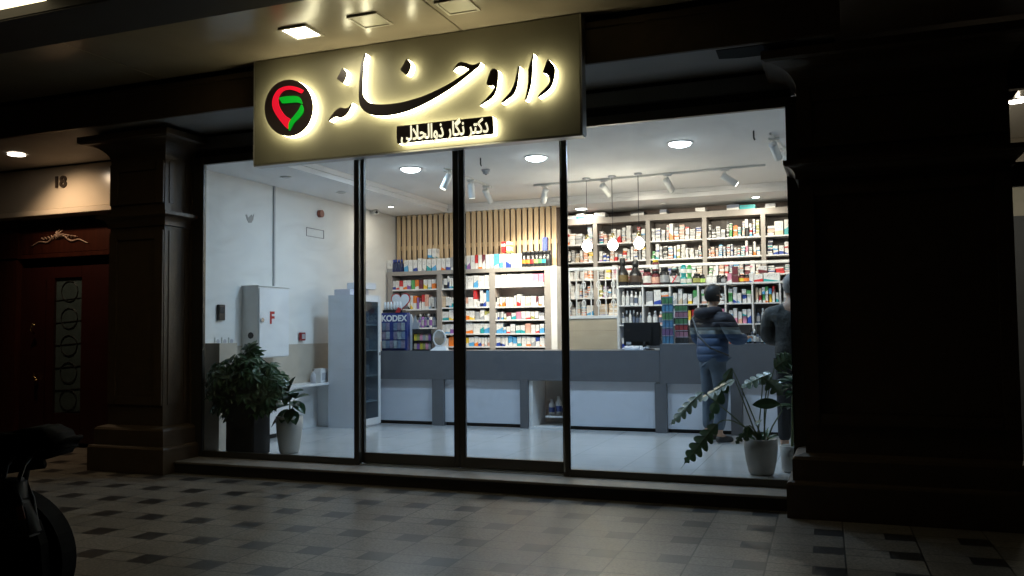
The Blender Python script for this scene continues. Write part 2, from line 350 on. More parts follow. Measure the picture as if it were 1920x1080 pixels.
# soffit, fascia and canopy
struct('ceiling', bx('arcade_soffit', SOFF, None, -12, -0.02, -0.66, 1.4, 3.124, 3.20))
b = MB(); b.box(-12, 1.6, -0.70, -0.66, 3.122, 3.425, 0.004); b.box(-12, 1.6, -0.715, -0.70, 3.375, 3.425, 0.004)
tag(b.build('fascia_beam', STONE), 'long brown stone fascia beam above the shopfront carrying the sign', 'beam')
b = MB()
for i, (x0, x1) in enumerate(((-12, -8.7), (-8.69, -5.69), (-5.68, -2.68), (-2.67, 0.35), (.36, 4))):
    b.box(x0, x1, -1.90, -0.70, 3.472, 3.52, 0.003)
struct('canopy', b.build('canopy_ceiling', STONEC))
bx('canopy_gap', DARK, None, -12, 4, -0.66, -0.2, 3.43, 3.52); tag(bpy.data.objects['canopy_gap'], kind='structure')
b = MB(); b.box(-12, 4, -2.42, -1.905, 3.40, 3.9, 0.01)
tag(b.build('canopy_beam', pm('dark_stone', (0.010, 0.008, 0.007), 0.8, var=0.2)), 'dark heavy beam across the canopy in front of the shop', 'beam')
struct('canopy', bx('outer_canopy_ceiling', STONEC, None, -12, 4, -5.5, -2.422, 3.50, 3.55))
struct('upper_building', bx('upper_building', pm('dark_facade', (0.1, 0.08, 0.06), 0.7), None, -12, 6, -5.5, 6.5, 3.91, 9.0))
struct('side_wall', bx('building_core_wall', STONE, None, -6.6, -6.47, 0.021, 1.4, PZ, 3.12))

# pillars
def pillar(label, x0, x1, yf, yb):
    t = thing('stone_pillar', label, 'pillar', ((x0+x1)/2, yf, PZ)); W = (x1-x0)/2; D = yb-yf; Z = -PZ
    b = MB(); b.box(-W, W, 0.0, D, 0.0, 3.12+Z)
    for (pz0, pz1) in ((0.62, 2.16+Z), (2.42+Z, 2.82+Z)):   # raised margins round the sunk panels
        b.box(-W+.005, -W+.10, -.022, 0.0, pz0, pz1, .004); b.box(W-.10, W-.005, -.022, 0.0, pz0, pz1, .004)
        b.box(-W+.102, W-.102, -.020, 0.0, pz1-.08, pz1, .004); b.box(-W+.102, W-.102, -.020, 0.0, pz0, pz0+.08, .004)
        b.box(W-.001, W+.008, 0.05, .11, pz0, pz1, .003); b.box(W-.001, W+.008, D-.12, D-.07, pz0, pz1, .003)
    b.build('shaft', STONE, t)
    def ring(prof, name, m=STONE):
        # moulding swept round front and both sides
        b = MB(); path = []
        for (o, z) in prof:
            path.append([(-W-o, D, z), (-W-o, -o, z), (W+o, -o, z), (W+o, D, z)])
        vs = [[b.bm.verts.new(p) for p in r] for r in path]
        for A, B in zip(vs, vs[1:]):
            for k in range(3): b.bm.faces.new((A[k], A[k+1], B[k+1], B[k]))
        b.bm.faces.new(vs[0]); b.bm.faces.new(vs[-1][::-1])
        b.build(name, m, t)
    def cove(z, h, o, n=8): return [(o*(1-math.cos(k/n*PI/2)), z+h*math.sin(k/n*PI/2)) for k in range(n+1)]
    ring([(0.001, 2.84+Z)]+cove(2.845+Z, .16, .19)+[(.215, 3.02+Z), (.215, 3.075+Z), (.10, 3.08+Z)], 'capital')
    ring([(0.001, 2.20+Z), (.02, 2.205+Z)]+[(.02+o, z) for o, z in cove(2.22+Z, .07, .06)]+[(.095, 2.30+Z), (.095, 2.33+Z), (.0, 2.345+Z)], 'band_moulding')
    ring([(.125, 0.001), (.125, .225), (.115, .24), (.085, .25), (.085, .39), (.07, .41), (.02, .425), (.001, .43)], 'plinth')
    return t
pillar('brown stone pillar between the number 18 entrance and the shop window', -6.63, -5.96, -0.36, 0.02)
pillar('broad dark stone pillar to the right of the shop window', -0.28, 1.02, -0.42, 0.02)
bx('wall_strip', STONE, None, -5.95, -5.925, -0.04, 0.06, PZ, 3.12); tag(bpy.data.objects['wall_strip'], kind='structure')
tag(MB().box(0.02, 2.2, -1.4, -0.72, 3.08, 3.47, .01).build('pier_beam', STONE), 'dark block beam above the broad right pillar', 'beam')
# open access slot in soffit
t = thing('ceiling_slot', 'dark open slot in the soffit above the right end of the window', 'ceiling opening', (-0.62, -.45, 3.12))
p = [at(x, y, z=3.118) for x, y in ((1342, 95), (1430, 84), (1490, 75), (1488, 97), (1430, 104), (1388, 109), (1348, 111))]
MB().prism([q-Vector((-.62, -.45, 3.12)) for q in p], (0, 0, .004)).build('opening', DARK, t)
MB().prism([q-Vector((-.62, -.45, 3.12))+Vector((0, 0, -.008)) for q in (p[1], p[2], p[3]+Vector((0.02, .01, 0)), p[4])], (0, 0, .005)).build('loose_cover', pm('bluish_panel', (0.03, 0.03, 0.045), 0.6), t)
# ------------------------------------------------------------------ the lit sign
SY = -0.80                     # front of the sign board
s0 = at(477, 122, y=SY); s1 = at(477, 308, y=SY); s2 = at(1085, 30, y=SY); s3 = at(1091, 253, y=SY)
sx0, sx1, sz0, sz1 = (s0.x+s1.x)/2, (s2.x+s3.x)/2, (s1.z+s3.z)/2, 3.466
sign = thing('shop_sign', 'lit shop sign board with glowing dark calligraphy and round red and green emblem', 'shop sign', ((sx0+sx1)/2, SY, sz0))
SO = Vector(((sx0+sx1)/2, SY, sz0))
BOARD = pm('champagne_board', (0.185, 0.172, 0.118), 0.45, metal=0.25, var=0.06, nscale=3, bump=0.02)
MB().box(sx0-SO.x, sx1-SO.x, 0, .06, 0, sz1-sz0, .003).build('board', BOARD, sign)
b = MB(); b.box(sx0-SO.x-.006, sx1-SO.x+.006, .003, .10, -.012, 0.0); b.box(sx1-SO.x, sx1-SO.x+.012, .003, .10, 0, sz1-sz0); b.box(sx0-SO.x-.012, sx0-SO.x, .003, .10, 0, sz1-sz0)
b.build('edge_trim', pm('trim_alu', (0.45, 0.44, 0.42), 0.35, metal=0.6), sign)
LED = emis('sign_led', (1.0, 0.92, 0.58), 15.0)
FACE = pm('letter_face', (0.035, 0.022, 0.02), 0.35, var=0.1)
LT = 0.068                      # how far the letters stand out
def smooth_closed(pts, n=6):
    out = []; N = len(pts)
    for i in range(N):
        p0, p1, p2, p3 = [Vector(pts[(i+k-1) % N]) for k in range(4)]
        if (p2-p1).length < 3: out.append(p1); continue
        for k in range(n):
            t = k/n; out.append(0.5*((2*p1)+(p2-p0)*t+(2*p0-5*p1+4*p2-p3)*t*t+(3*p1-p0-3*p2+p3)*t**3))
    return out
def letter(name, pts, y_in=0.0, thick=LT, sm=True, face=FACE, parent=None, glow=True, ftk=.006):
    P2 = smooth_closed(pts) if sm else [Vector(p) for p in pts]
    W3 = [at(p[0], p[1], y=SY-y_in-thick-ftk)-SO for p in P2]
    par = parent or sign
    o = MB().prism([(p.x, -y_in-thick-ftk, p.z) for p in W3], (0, ftk, 0)).build(name, face, par)
    if glow:
        c = sum(W3, Vector())/len(W3)
        MB().prism([(p.x, -y_in-thick, p.z) for p in W3], (0, thick-.002, 0)).build('glowing_edge', LED, o)
    return o
def c1(l): return [(600+x/6, 80+y/6) for x, y in l]
def c2(l): return [(740+x/6.75, 80+y/6.75) for x, y in l]
def c3(l): return [(880+x/7.717, 80+y/7.717) for x, y in l]
letter('letter', c1([(250, 285), (280, 310), (297, 345), (290, 390), (272, 430), (256, 453), (222, 430), (190, 403), (220, 345)]))
letter('letter', c1([(100, 880), (102, 860), (130, 815), (175, 760), (215, 735), (240, 730), (275, 738), (310, 732), (340, 700), (358, 676), (358, 690), (340, 735), (310, 790), (275, 825), (235, 842), (205, 838), (175, 835), (140, 850)]))
big = c1([(505, 118), (513, 132), (505, 165), (493, 210), (488, 285), (482, 370), (478, 480), (480, 570), (487, 600), (515, 640), (560, 675), (620, 690), (700, 693), (790, 688), (880, 677)]) \
    + c2([(0, 768), (150, 738), (330, 685), (520, 605), (700, 510), (830, 425), (935, 345), (900, 318), (850, 300), (812, 302), (775, 325), (742, 356), (735, 350), (760, 305), (800, 260), (840, 243), (900, 255), (965, 275), (1015, 274), (1060, 255), (1085, 248), (1084, 262), (1060, 305), (1000, 352), (900, 435), (770, 535), (620, 635), (430, 745), (220, 845), (60, 895), (0, 908)]) \
    + c1([(900, 792), (820, 810), (720, 823), (640, 822), (570, 808), (505, 775), (460, 725), (440, 670), (434, 600), (438, 500), (446, 390), (456, 285), (462, 240), (478, 190), (492, 140)])
letter('letter', big)
letter('letter', c2([(150, 205), (185, 240), (205, 275), (198, 320), (178, 370), (148, 407), (105, 375), (72, 343), (110, 275)]))
letter('letter', c3([(340, 372), (375, 378), (408, 400), (418, 440), (415, 520), (405, 610), (388, 690), (360, 755), (310, 812), (235, 858), (165, 905), (150, 905), (185, 860), (250, 800), (310, 735), (345, 680), (357, 640), (350, 620), (310, 628), (270, 618), (248, 590), (255, 550), (280, 470), (305, 405)]))
letter('letter', c3([(712, 330), (724, 340), (718, 430), (705, 540), (688, 640), (660, 715), (620, 770), (550, 820), (480, 870), (460, 872), (475, 840), (530, 780), (590, 710), (640, 610), (668, 510), (690, 410), (700, 345)]))
letter('letter', c3([(922, 152), (932, 165), (918, 260), (912, 400), (903, 540), (885, 640), (855, 740), (825, 825), (805, 832), (805, 810), (825, 720), (843, 620), (850, 520), (850, 400), (868, 320), (900, 220)]))
letter('letter', c3([(1132, 240), (1180, 280), (1222, 335), (1240, 385), (1235, 470), (1215, 560), (1180, 640), (1120, 705), (1050, 755), (998, 788), (990, 778), (1030, 725), (1100, 655), (1150, 590), (1165, 540), (1150, 490), (1110, 450), (1063, 430), (1090, 350)]))
# logo disc
def c6(l): return [(480+x/5.4, 100+y/5.4) for x, y in l]
disc = []
for k in range(48):
    a = 2*PI*k/48; disc.append((480+(331+245*math.cos(a)+10*math.sin(a))/5.4, 100+(552+287*math.sin(a)-18*math.cos(a))/5.4))
lo = letter('emblem_disc', disc, sm=False)
LR = pm('logo_red', (.7, .01, .03), .5, emit=(0.95, 0.010, 0.035), estr=.6, spec=.1); LG = pm('logo_green', (.01, .4, .03), .5, emit=(0.0, 0.36, 0.015), estr=.6, spec=.1)
letter('emblem_swoosh', c6([(478, 375), (462, 400), (445, 400), (400, 380), (340, 365), (280, 378), (238, 420), (222, 470), (232, 530), (262, 590), (300, 635), (345, 668), (330, 710), (322, 762), (280, 725), (225, 655), (180, 580), (163, 510), (175, 440), (215, 375), (275, 340), (345, 330), (415, 343), (460, 362)]), y_in=LT+.006, thick=.0, face=LR, glow=False, parent=sign, ftk=.008)
letter('emblem_stroke', c6([(232, 455), (270, 440), (340, 432), (410, 433), (445, 452), (464, 495), (464, 512), (420, 497), (350, 500), (270, 507), (255, 490)]), y_in=LT+.006, thick=0, face=LG, glow=False, ftk=.008)
letter('emblem_stroke', c6([(455, 520), (470, 535), (480, 570), (470, 610), (430, 660), (385, 705), (340, 780), (328, 760), (330, 710), (350, 670), (385, 630), (430, 570)]), y_in=LT+.006, thick=0, face=LG, glow=False, ftk=.008)
# small name panel
def c7(l): return [(700+x/7.385, 180+y/7.385) for x, y in l]
np_ = letter('name_panel', c7([(325, 425), (340, 417), (1000, 345), (1635, 277), (1655, 290), (1660, 400), (1664, 515), (1645, 530), (1000, 590), (350, 662), (325, 650), (320, 540)]), sm=False)
q0 = at(700+380/7.385, 180+535/7.385, y=SY-LT-.012)-SO; q1 = at(700+1590/7.385, 180+420/7.385, y=SY-LT-.012)-SO
txt = '\uFBFD\uFEDF\uFEFC\uFEA0\uFEDF\uFE8D\uFEED\uFEAB \uFEAD\uFE8E\uFB95\uFEE7 \uFEAE\uFE98\uFB90\uFEA9'
to = text_mesh('name_lettering', txt, 0.16, emis('name_glow', (1.0, 0.93, 0.62), 1.1), sign, Matrix.Identity(4), extrude=0.002, offset=0.003)
xs = [v.co.x for v in to.data.vertices]; ys = [v.co.y for v in to.data.vertices]
sxk = (q1.x-q0.x)/(max(xs)-min(xs)); syk = 0.168/(max(ys)-min(ys))
mid = (q0+q1)/2
to.data.transform(Matrix.Translation((mid.x, -LT-.009, mid.z)) @ Matrix.Rotation(PI/2, 4, 'X') @ Matrix.Diagonal((sxk, syk, 1, 1)) @ Matrix.Translation((-(max(xs)+min(xs))/2, -(max(ys)+min(ys))/2, 0)))

# ------------------------------------------------------------------ canopy lamps
WARMO = (1.0, 0.86, 0.52)
def square_fitting(px, py, lit, label):
    c = at(px, py, z=3.472); t = thing('canopy_downlight', label, 'ceiling light', (c.x, c.y, 3.47), 0, 'square lights in the canopy')
    b = MB(); h = .105
    for (x0, x1, y0, y1) in ((-h-.02, h+.02, -h-.02, -h), (-h-.02, h+.02, h, h+.02), (-h-.02, -h, -h, h), (h, h+.02, -h, h)): b.box(x0, x1, y0, y1, -.012, .004)
    b.build('frame', pm('lamp_frame', (0.28, 0.25, 0.19), 0.4), t)
    MB().box(-h, h, -h, h, -.006, .002).build('diffuser', emis('canopy_lamp_glow', (1, .96, .80), 22) if lit else pm('dull_diffuser', (0.33, 0.30, 0.22), 0.35), t)
    if lit: lamp('lamp_light', 'AREA', (0, 0, -.03), 2.2, WARMO, t, .18, shape='SQUARE')
    return t
square_fitting(565, 59, True, 'lit square ceiling light in the canopy above the sign')
square_fitting(694, 37, False, 'unlit square ceiling light, the one nearer the lit one')
square_fitting(858, 10, False, 'unlit square ceiling light at the top edge, farther from the lit one')
c = at(30, 2, z=3.49)
t = thing('canopy_lamp_panel', 'bright yellow lit lamp strip in the canopy at the top left corner', 'ceiling light', (c.x, c.y-.06, 3.495))
MB().box(-1.2, .22, -.30, .30, -.014, .004, .003).build('diffuser', emis('strip_glow', (1, .85, .5), 3.0), t)

# ------------------------------------------------------------------ left entrance, number 18
YE = 0.55
CREAM = pm('cream_marble', (0.62, 0.52, 0.40), 0.18, var=0.08, nscale=3)
t = thing('entrance_wall', 'cream marble panel over the dark red entrance door', 'wall', (-9, YE, 2.56))
bx('marble_panel', CREAM, t, -3, 1.9, 0, .25, .07, .57)
bx('lower_trim', CREAM, t, -3, 1.9, -.03, .25, 0, .062, .004)
bx('top_trim', DARK, t, -3, 1.9, -.012, .25, .548, .575)
for ch, px in (('1', 104), ('8', 119)):
    pass
c = at(112.5, 342, y=YE-.01)
nb = text_mesh('house_number', '18', 0.175, pm('number_bronze', (0.035, 0.02, 0.012), 0.5), None, face_y(c.x, YE-.012, c.z) @ Matrix.Diagonal((1.15, 1, 1, 1)), extrude=0.008, offset=0.006)
tag(nb, 'bronze house number 18 on the cream marble panel', 'house number')
t = thing('entrance_door', 'dark red wooden entrance door with carved crest and leaded glass strip', 'door', (-8.9, .75, 0))
def DP(px, py): 
    p = at(px, py, y=.75); return p.x+8.9, p.z
bx('door_frame', MAHOG, t, -1.9, -.28, -.05, .1, 2.10, 2.56)
bx('transom_recess', DARK, t, -.28, 1.6, .03, .1, 2.45, 2.56)
bx('crest_board', MAHOG, t, -.27, 1.6, -.02, .1, 2.14, 2.45, .006)
bx('transom_rail', MAHOG, t, -.27, 1.6, -.07, .1, 2.08, 2.135, .006)
bx('jamb', MAHOG, t, -.33, -.26, -.08, .1, PZ, 2.075, .006)
bx('side_panel', MAHOG, t, -1.9, -.33, -.03, .1, PZ, 2.075)
b = MB(); gx0, gz1 = DP(105, 522); gx1, gz0 = DP(152, 776)
b.box(-.26, gx0, -.02, .06, PZ+.05, 1.98, .004); b.box(gx1, 1.6, -.02, .06, PZ+.05, 1.98, .004); b.box(gx0, gx1, -.018, .06, gz1, 1.978, .004); b.box(gx0, gx1, -.018, .06, PZ+.052, gz0, .004)
b.box(gx0-.16, gx0-.12, -.035, -.02, .1, 1.85, .006)
b.build('leaf', pm('dark_mahogany', (0.02, 0.004, 0.003), 0.35, var=0.3), t)
MB().box(gx0, gx1, .01, .02, gz0, gz1).build('glass_strip', pm('leaded_glass', (0.04, 0.055, 0.055), 0.15, var=0.4, nscale=9), t)
b = MB(); 
for k in range(7):
    z = gz0+(gz1-gz0)*k/6; b.tube([(gx0, .005, z), (gx1, .005, z+.03)], .004, 5)
for k in range(5):
    cz = gz0+(gz1-gz0)*(k+.5)/5; b.tube([((gx0+gx1)/2+.13*math.cos(a*PI/6), .004, cz+.12*math.sin(a*PI/6)) for a in range(13)], .005, 5)
b.build('leading', pm('lead', (0.03, 0.03, 0.03), 0.4, metal=.6), t)
BR = pm('brass', (0.75, 0.55, 0.25), 0.25, metal=1.0)
hx, hz = DP(73, 618)
MB().tube([(hx-.02, -.05, hz-.05), (hx-.015, -.10, hz), (hx+.02, -.11, hz+.05), (hx+.06, -.11, hz+.055)], .012, 8).build('handle', BR, t, True)
hx, hz = DP(75, 706)
MB().tube([(hx-.03, -.05, hz+.03), (hx, -.09, hz), (hx+.05, -.10, hz-.01)], .010, 8).lathe([(0, 0), (.02, .005), (.02, .02), (0, .025)], hx, -.05, hz-.05, 10).build('lock', BR, t, True)
b = MB(); cx, cz = DP(115, 448)      # carved crest: scrolls and leaves
for s in (-1, 1):
    b.tube([(cx+s*k*.045, -.03, cz+.02+.035*math.sin(k*1.1)*math.exp(-k*.12)-k*.008) for k in range(11)], .016, 6, .005)
    for k in range(5):
        b.tube([(cx+s*(.04+k*.05), -.03, cz), (cx+s*(.06+k*.05), -.045, cz+.05-.008*k), (cx+s*(.09+k*.05), -.03, cz+.045-.008*k)], .011, 6, .004)
for k in range(5):
    a = PI*(k+.5)/5; b.tube([(cx, -.03, cz+.01), (cx+.05*math.cos(a), -.05, cz+.03+.05*math.sin(a)), (cx+.075*math.cos(a), -.03, cz+.03+.08*math.sin(a))], .014, 6, .005)
b.build('carved_crest', pm('carving', (0.30, 0.20, 0.15), 0.35), t, True)
def round_fitting(name, label, loc, r, glow, light=None, cat='ceiling light', group=None, ring=WMETAL, dome=0.0):
    t = thing(name, label, cat, loc, 0, group)
    MB().lathe([(r, .0), (r+.014, -.004), (r+.016, -.010), (r, -.012), (r, 0)], seg=28).build('ring', ring, t, True)
    MB().lathe([(0, -.012-r*dome), (r*.5, -.012-r*dome*.85), (r*.85, -.012-r*dome*.45), (r, -.008), (r, -.002), (0, -.002)], seg=28).build('diffuser', glow, t, True)
    if light: lamp('lamp_light', 'AREA', (0, 0, -.02-r*dome), light[0], light[1], t, r*1.8)
    return t
c = at(31, 289, z=3.12)
ow = round_fitting('entrance_downlight', 'round lit ceiling light over the number 18 entrance', (c.x, c.y, 3.12), .085, emis('entrance_glow', (1, .88, .72), 25), None)
lamp('lamp_light', 'SPOT', (0, 0, -.03), 70, (1, .72, .46), ow, .06, direction=(.18, .55, -1), spot=120, blend=.9)

# ------------------------------------------------------------------ lit shop beyond the right pillar
t = thing('neighbour_shop', 'sliver of the next lit shop seen past the broad pillar', 'shop', (1.6, .3, 0))
NZ = [at(1905, y_, y=0).z for y_ in (168, 305, 350)]+[at(1908, 405, y=2.4).z]
bx('shop_wall', pm('nbr_wall', (0.62, 0.56, 0.46), 0.7, var=.06), t, -.3, 3, 2.2, 2.3, 0, 3.1)
bx('shop_ceiling', pm('nbr_ceiling', (0.7, 0.66, 0.58), 0.7, var=.05), t, -.3, 3, -.1, 2.2, 2.94, 3.0)
bx('transom_bar', ALU, t, -.58, 3, -.33, -.27, NZ[2], NZ[1]); bx('window_head', ALU, t, -.58, 3, -.33, -.27, NZ[0], 3.12); bx('dado', pm('nbr_dado', (.10, .10, .11), .6), t, -.3, 3, 2.09, 2.198, 0, NZ[3])
MB().box(-.58, 3, -.304, -.296, 0, NZ[2]).build('glass_pane', GLASS, t)
bx('shop_floor', CNT, t, -.3, 3, 0, 2.1, -.1, 0.0)
cl = at(1907, 189, z=2.93)
nl = round_fitting('neighbour_ceiling_light', 'bright round light just inside the shop right of the broad pillar', (cl.x, cl.y, 2.935), .075, emis('nbr_glow', (1, .93, .8), 20), (12, (1, .9, .72)))

# ================================================================== INSIDE THE SHOP
COOL = (0.52, 0.74, 1.0); WARM = (1.0, 0.86, 0.68)
BIGGLOW = emis('big_light_glow', (0.86, 0.95, 1.0), 30); SMALLGLOW = emis('small_light_glow', (1, .97, .9), 25)
for px, py, lb in ((770, 317, 'big round ceiling light seen through the left door leaf'), (1005, 296, 'big round ceiling light seen through the right door leaf'), (1275, 269, 'big round ceiling light seen through the wide right window')):
    c = at(px, py, z=TZ-.008)
    round_fitting('ceiling_downlight', lb, (c.x, c.y, TZ), .112, BIGGLOW, (26, COOL), group='big round ceiling lights of the shop', dome=.3)
for px, py, lb, r, e in ((733, 388, 'small lit spotlight in the lowered ceiling above the left wall corner', .035, 5), (1090, 392, 'lit round light in the ceiling edge just right of the door', .085, 9), (1417, 370, 'small lit light in the ceiling edge at the far right', .05, 7)):
    c = at(px, py, z=SZ-.01); round_fitting('ceiling_spotlight', lb, (c.x, c.y, SZ), r, SMALLGLOW, (e, WARM), group='small lights round the ceiling edge')
DULL = pm('unlit_diffuser', (0.42, 0.42, 0.42), 0.4)
for px, py, lb in ((536, 333, 'unlit round light in the lowered ceiling, nearer the sign'), (640, 362, 'unlit round light in the lowered ceiling, nearer the door frame'), (1243, 383, 'tiny unlit fitting in the lowered ceiling edge over the shelving')):
    c = at(px, py, z=SZ-.01); round_fitting('ceiling_spotlight', lb, (c.x, c.y, SZ), .05 if px < 1000 else .03, DULL, None, group='small lights round the ceiling edge')
def track(label, a, bb, n='light_track'):
    o = MB().tube([a, bb], .016, 4).build(n, WMETAL); return tag(o, label, 'light track')
TG = pm('track_grey', (0.45, 0.46, 0.50), 0.4)
def head(label, p, aim, glow=False, light=0, tilt_len=.15, col=WARM, mat=WMETAL):
    p = Vector(p); t = thing('track_spotlight', label, 'spotlight', p, 0, 'track spotlights on the shop ceiling')
    d = (Vector(aim)-p); d.z -= 0; d.normalize()
    MB().box(-.05, .05, -.018, .018, -.028, -.002, .004).build('adapter', mat, t)
    q = Vector((0, 0, -.10))
    MB().tube([(0, 0, -.02), q], .008, 6).build('stem', mat, t)
    can = MB().tube([q-d*.05, q-d*.045, q+d*tilt_len], .040, 16).build('can', mat, t, True)
    MB().tube([q+d*(tilt_len-.002), q+d*(tilt_len+.003)], .033, 16).build('lens', emis('spot_glow', (1, .93, .8), 30) if glow else MATS.get('spot_soft') or emis('spot_soft', (1, .93, .8), 3), t)
    if light: lamp('lamp_light', 'SPOT', q+d*(tilt_len+.02), light, col, t, .035, direction=d, spot=78, blend=.7)
ZT = TZ-.015
track('short ceiling track with three spotlights seen through the door leaves', (-4.2, 2.05, ZT), (-4.2, 3.45, ZT))
track('long ceiling track running across the shop in front of the shelving', (-3.66, 3.55, ZT), (-.8, 3.36, ZT))
track('ceiling track at the far right beside the window edge', (-.62, 1.75, ZT), (-.5, 2.9, ZT))
head('bluish spotlight at the front end of the short track', (-4.2, 2.14, ZT), (-4.45, 1.9, 2.3), tilt_len=.13)
head('grey spotlight in the middle of the short track', (-4.2, 2.8, ZT), (-4.2, 3.0, 1.9), tilt_len=.13)
head('white spotlight at the far end of the short track', (-4.2, 3.28, ZT), (-4.05, 4.4, 1.9), light=190, tilt_len=.14)
head('spotlight at the left end of the long track, near the door frame', (-3.5, 3.53, ZT), (-4.1, 4.4, 1.9), light=100)
head('grey spotlight on the long track between the pendant cords', (-2.72, 3.49, ZT), (-2.3, 5.2, 2.1), light=100)
head('grey spotlight on the long track right of the pendant cords', (-1.93, 3.44, ZT), (-1.6, 5.2, 2.0), light=90)
head('bright spotlight near the right end of the long track', (-1.25, 3.39, ZT), (-.85, 3.55, 2.75), glow=True, light=16)
head('upper grey spotlight at the far right window edge', (-.60, 1.92, ZT), (-.50, 2.3, 2.75), glow=True, light=14)
head('lower bright spotlight at the far right window edge', (-.53, 2.45, ZT), (-.46, 2.5, 2.7), glow=True, tilt_len=.06, light=14)
lamp('track_light', 'SPOT', (-.9, 3.4, 2.85), 70, WARM, None, .05, direction=(-.25, 1.0, -.75), spot=95, blend=.8)
lamp('track_light', 'SPOT', (-3.2, 3.45, 2.85), 120, WARM, None, .05, direction=(-.9, .9, -.85), spot=85, blend=.8)
# pendants
for i, (px, py) in enumerate(((1099, 334), (1147, 330), (1196, 325))):
    c = at(px, py, z=TZ); hz = 2.19-TZ
    t = thing('pendant_lamp', ('left', 'middle', 'right')[i]+' glowing globe pendant hanging on a thin cord above the counter', 'pendant lamp', (c.x, c.y, TZ), 0, 'three globe pendants')
    MB().lathe([(0, 0), (.05, 0), (.05, -.012), (.012, -.028), (0, -.028)], seg=20).build('ceiling_rose', TG, t, True)
    MB().tube([(0, 0, -.02), (0, 0, hz+.14)], .004, 6).build('cord', BLACK, t)
    MB().lathe([(0, .15), (.016, .15), (.022, .12), (.022, .075), (0, .075)], z0=hz, seg=14).build('socket', BR, t, True)
    MB().lathe([(0, -.062), (.03, -.054), (.052, -.03), (.062, 0), (.052, .035), (.026, .07), (0, .075)], z0=hz, seg=20).build('globe', emis('pendant_glow', (1, .92, .75), 40), t, True)
    lamp('lamp_light', 'POINT', (0, 0, hz), 11, (1, .85, .62), t, .09)
o = thing('smoke_detector', 'small round smoke detector on the ceiling behind the right door leaf', 'smoke detector', (*at(911, 318, z=TZ)[:2], TZ))
MB().lathe([(0, 0), (.05, 0), (.05, -.02), (.038, -.03), (.036, -.05), (0, -.055)], seg=20).build('base', TG, o, True)
MB().lathe([(.012, -.055), (.012, -.06), (0, -.061)], seg=10).build('sensor', BLACK, o)
for (px, py, lb) in ((901, 296, 'thin dark sensor sticking down from the ceiling behind the right door leaf'), (1413, 245, 'tiny dark hook on the ceiling near the right spotlights')):
    c = at(px, py, z=TZ); tag(MB().tube([(0, 0, 0), (0, 0, -.07), (.01, 0, -.09)], .008, 6).build('ceiling_hook', BLACK, loc=c), lb, 'ceiling hook')

# ---- left wall
def WL(px, py): 
    p = at(px, py, x=XL); return p
o = thing('fire_hose_cabinet', 'white fire hose cabinet with a red letter F on the left wall', 'fire cabinet', (XL, 1.46, 1.0))
b = MB(); b.box(.0, .22, -.28, .28, -.10, .70, .004); b.build('body', WMETAL, o)
MB().box(.2215, .233, -.272, .272, -.09, .685, .003).build('door', pm('cabinet_door', (.82, .83, .84), .3, var=.02), o)
MB().box(-.002, .235, -.29, .30, .701, .712).build('lid_edge', WMETAL, o)
c = at(510, 597, x=XL+.235)
text_mesh('red_letter', 'F', .19, pm('red_paint', (.45, .02, .015), .5), o, Matrix.Translation((-XL, -1.46, -1.0)) @ face_x(XL+.236, c.y, c.z), .001, .006)
c = at(491, 600, x=XL+.235)
MB().tube([(.233, c.y-1.46, c.z-1), (.25, c.y-1.46, c.z-1)], .026, 16).build('lock', pm('steel', (.6, .6, .6), .25, metal=1), o)
c = at(470, 629, y=1.175)
b = MB(); b.tube([(c.x-XL, -.288, c.z-1), (c.x-XL, -.28, c.z-1)], .036, 18); b.build('side_port', BLACK, o)
b = MB(); q = WL(512, 535)
tag(b.box(XL+.0005, XL+.02, q.y-.013, q.y+.013, 1.715, SZ-.001).build('wall_conduit', pm('conduit_grey', (.42, .43, .44), .5)), 'grey vertical cable conduit from the fire cabinet to the ceiling', 'conduit')
c = WL(598, 401); o = tag(MB().tube([(XL+.001, c.y, c.z), (XL+.05, c.y, c.z)], .048, 24).build('alarm_bell', pm('bell_brown', (.22, .06, .04), .4)), 'small dark red round alarm on the left wall', 'alarm bell')
c0 = WL(574, 427); c1_ = WL(607, 447); zc = (c0.z+c1_.z)/2
b = MB(); h = .055
b.box(XL+.0005, XL+.006, c0.y, c1_.y, zc+h-.006, zc+h); b.box(XL+.0005, XL+.006, c0.y, c1_.y, zc-h, zc-h+.006); b.box(XL+.0005, XL+.005, c0.y, c0.y+.008, zc-h+.006, zc+h-.006); b.box(XL+.0005, XL+.005, c1_.y-.008, c1_.y, zc-h+.006, zc+h-.006)
tag(b.build('sign_outline', pm('outline_grey', (.2, .2, .2), .6)), 'thin dark rectangular outline drawn on the left wall', 'wall frame')
c = WL(468, 409); pts = [(-.075, .03), (-.05, .035), (-.03, .0), (0, .02), (.03, .045), (.05, .02), (.075, .06), (.06, -.01), (.03, -.05), (-.02, -.055), (-.05, -.02)]
tag(MB().prism([(XL+.0005, c.y+a, c.z+bb) for a, bb in pts], (.004, 0, 0)).build('wall_sticker', pm('sticker_grey', (.36, .35, .33), .6)), 'faded grey bird shaped mark high on the left wall', 'wall sticker')
c = WL(412, 586); o = thing('wall_phone', 'black square intercom panel on the left wall near the pier', 'intercom', (XL, c.y, c.z))
MB().box(.001, .035, -.05, .05, -.085, .085, .005).build('body', BLACK, o); MB().box(.0352, .038, -.035, .035, -.01, .06).build('screen', pm('dark_screen', (.03, .04, .05), .15), o)
c = WL(421, 640)
for k in range(3):
    o = thing('wall_socket', ('first', 'second', 'third')[k]+' white wall socket of the row of three, counted from the window', 'socket', (XL, c.y-.12+.11*k, c.z), 0, 'white sockets low on the left wall')
    MB().box(.001, .012, -.045, .045, -.045, .045, .004).build('plate', WMETAL, o); MB().tube([(.012, 0, 0), (.014, 0, 0)], .025, 14).build('insert', TG, o)
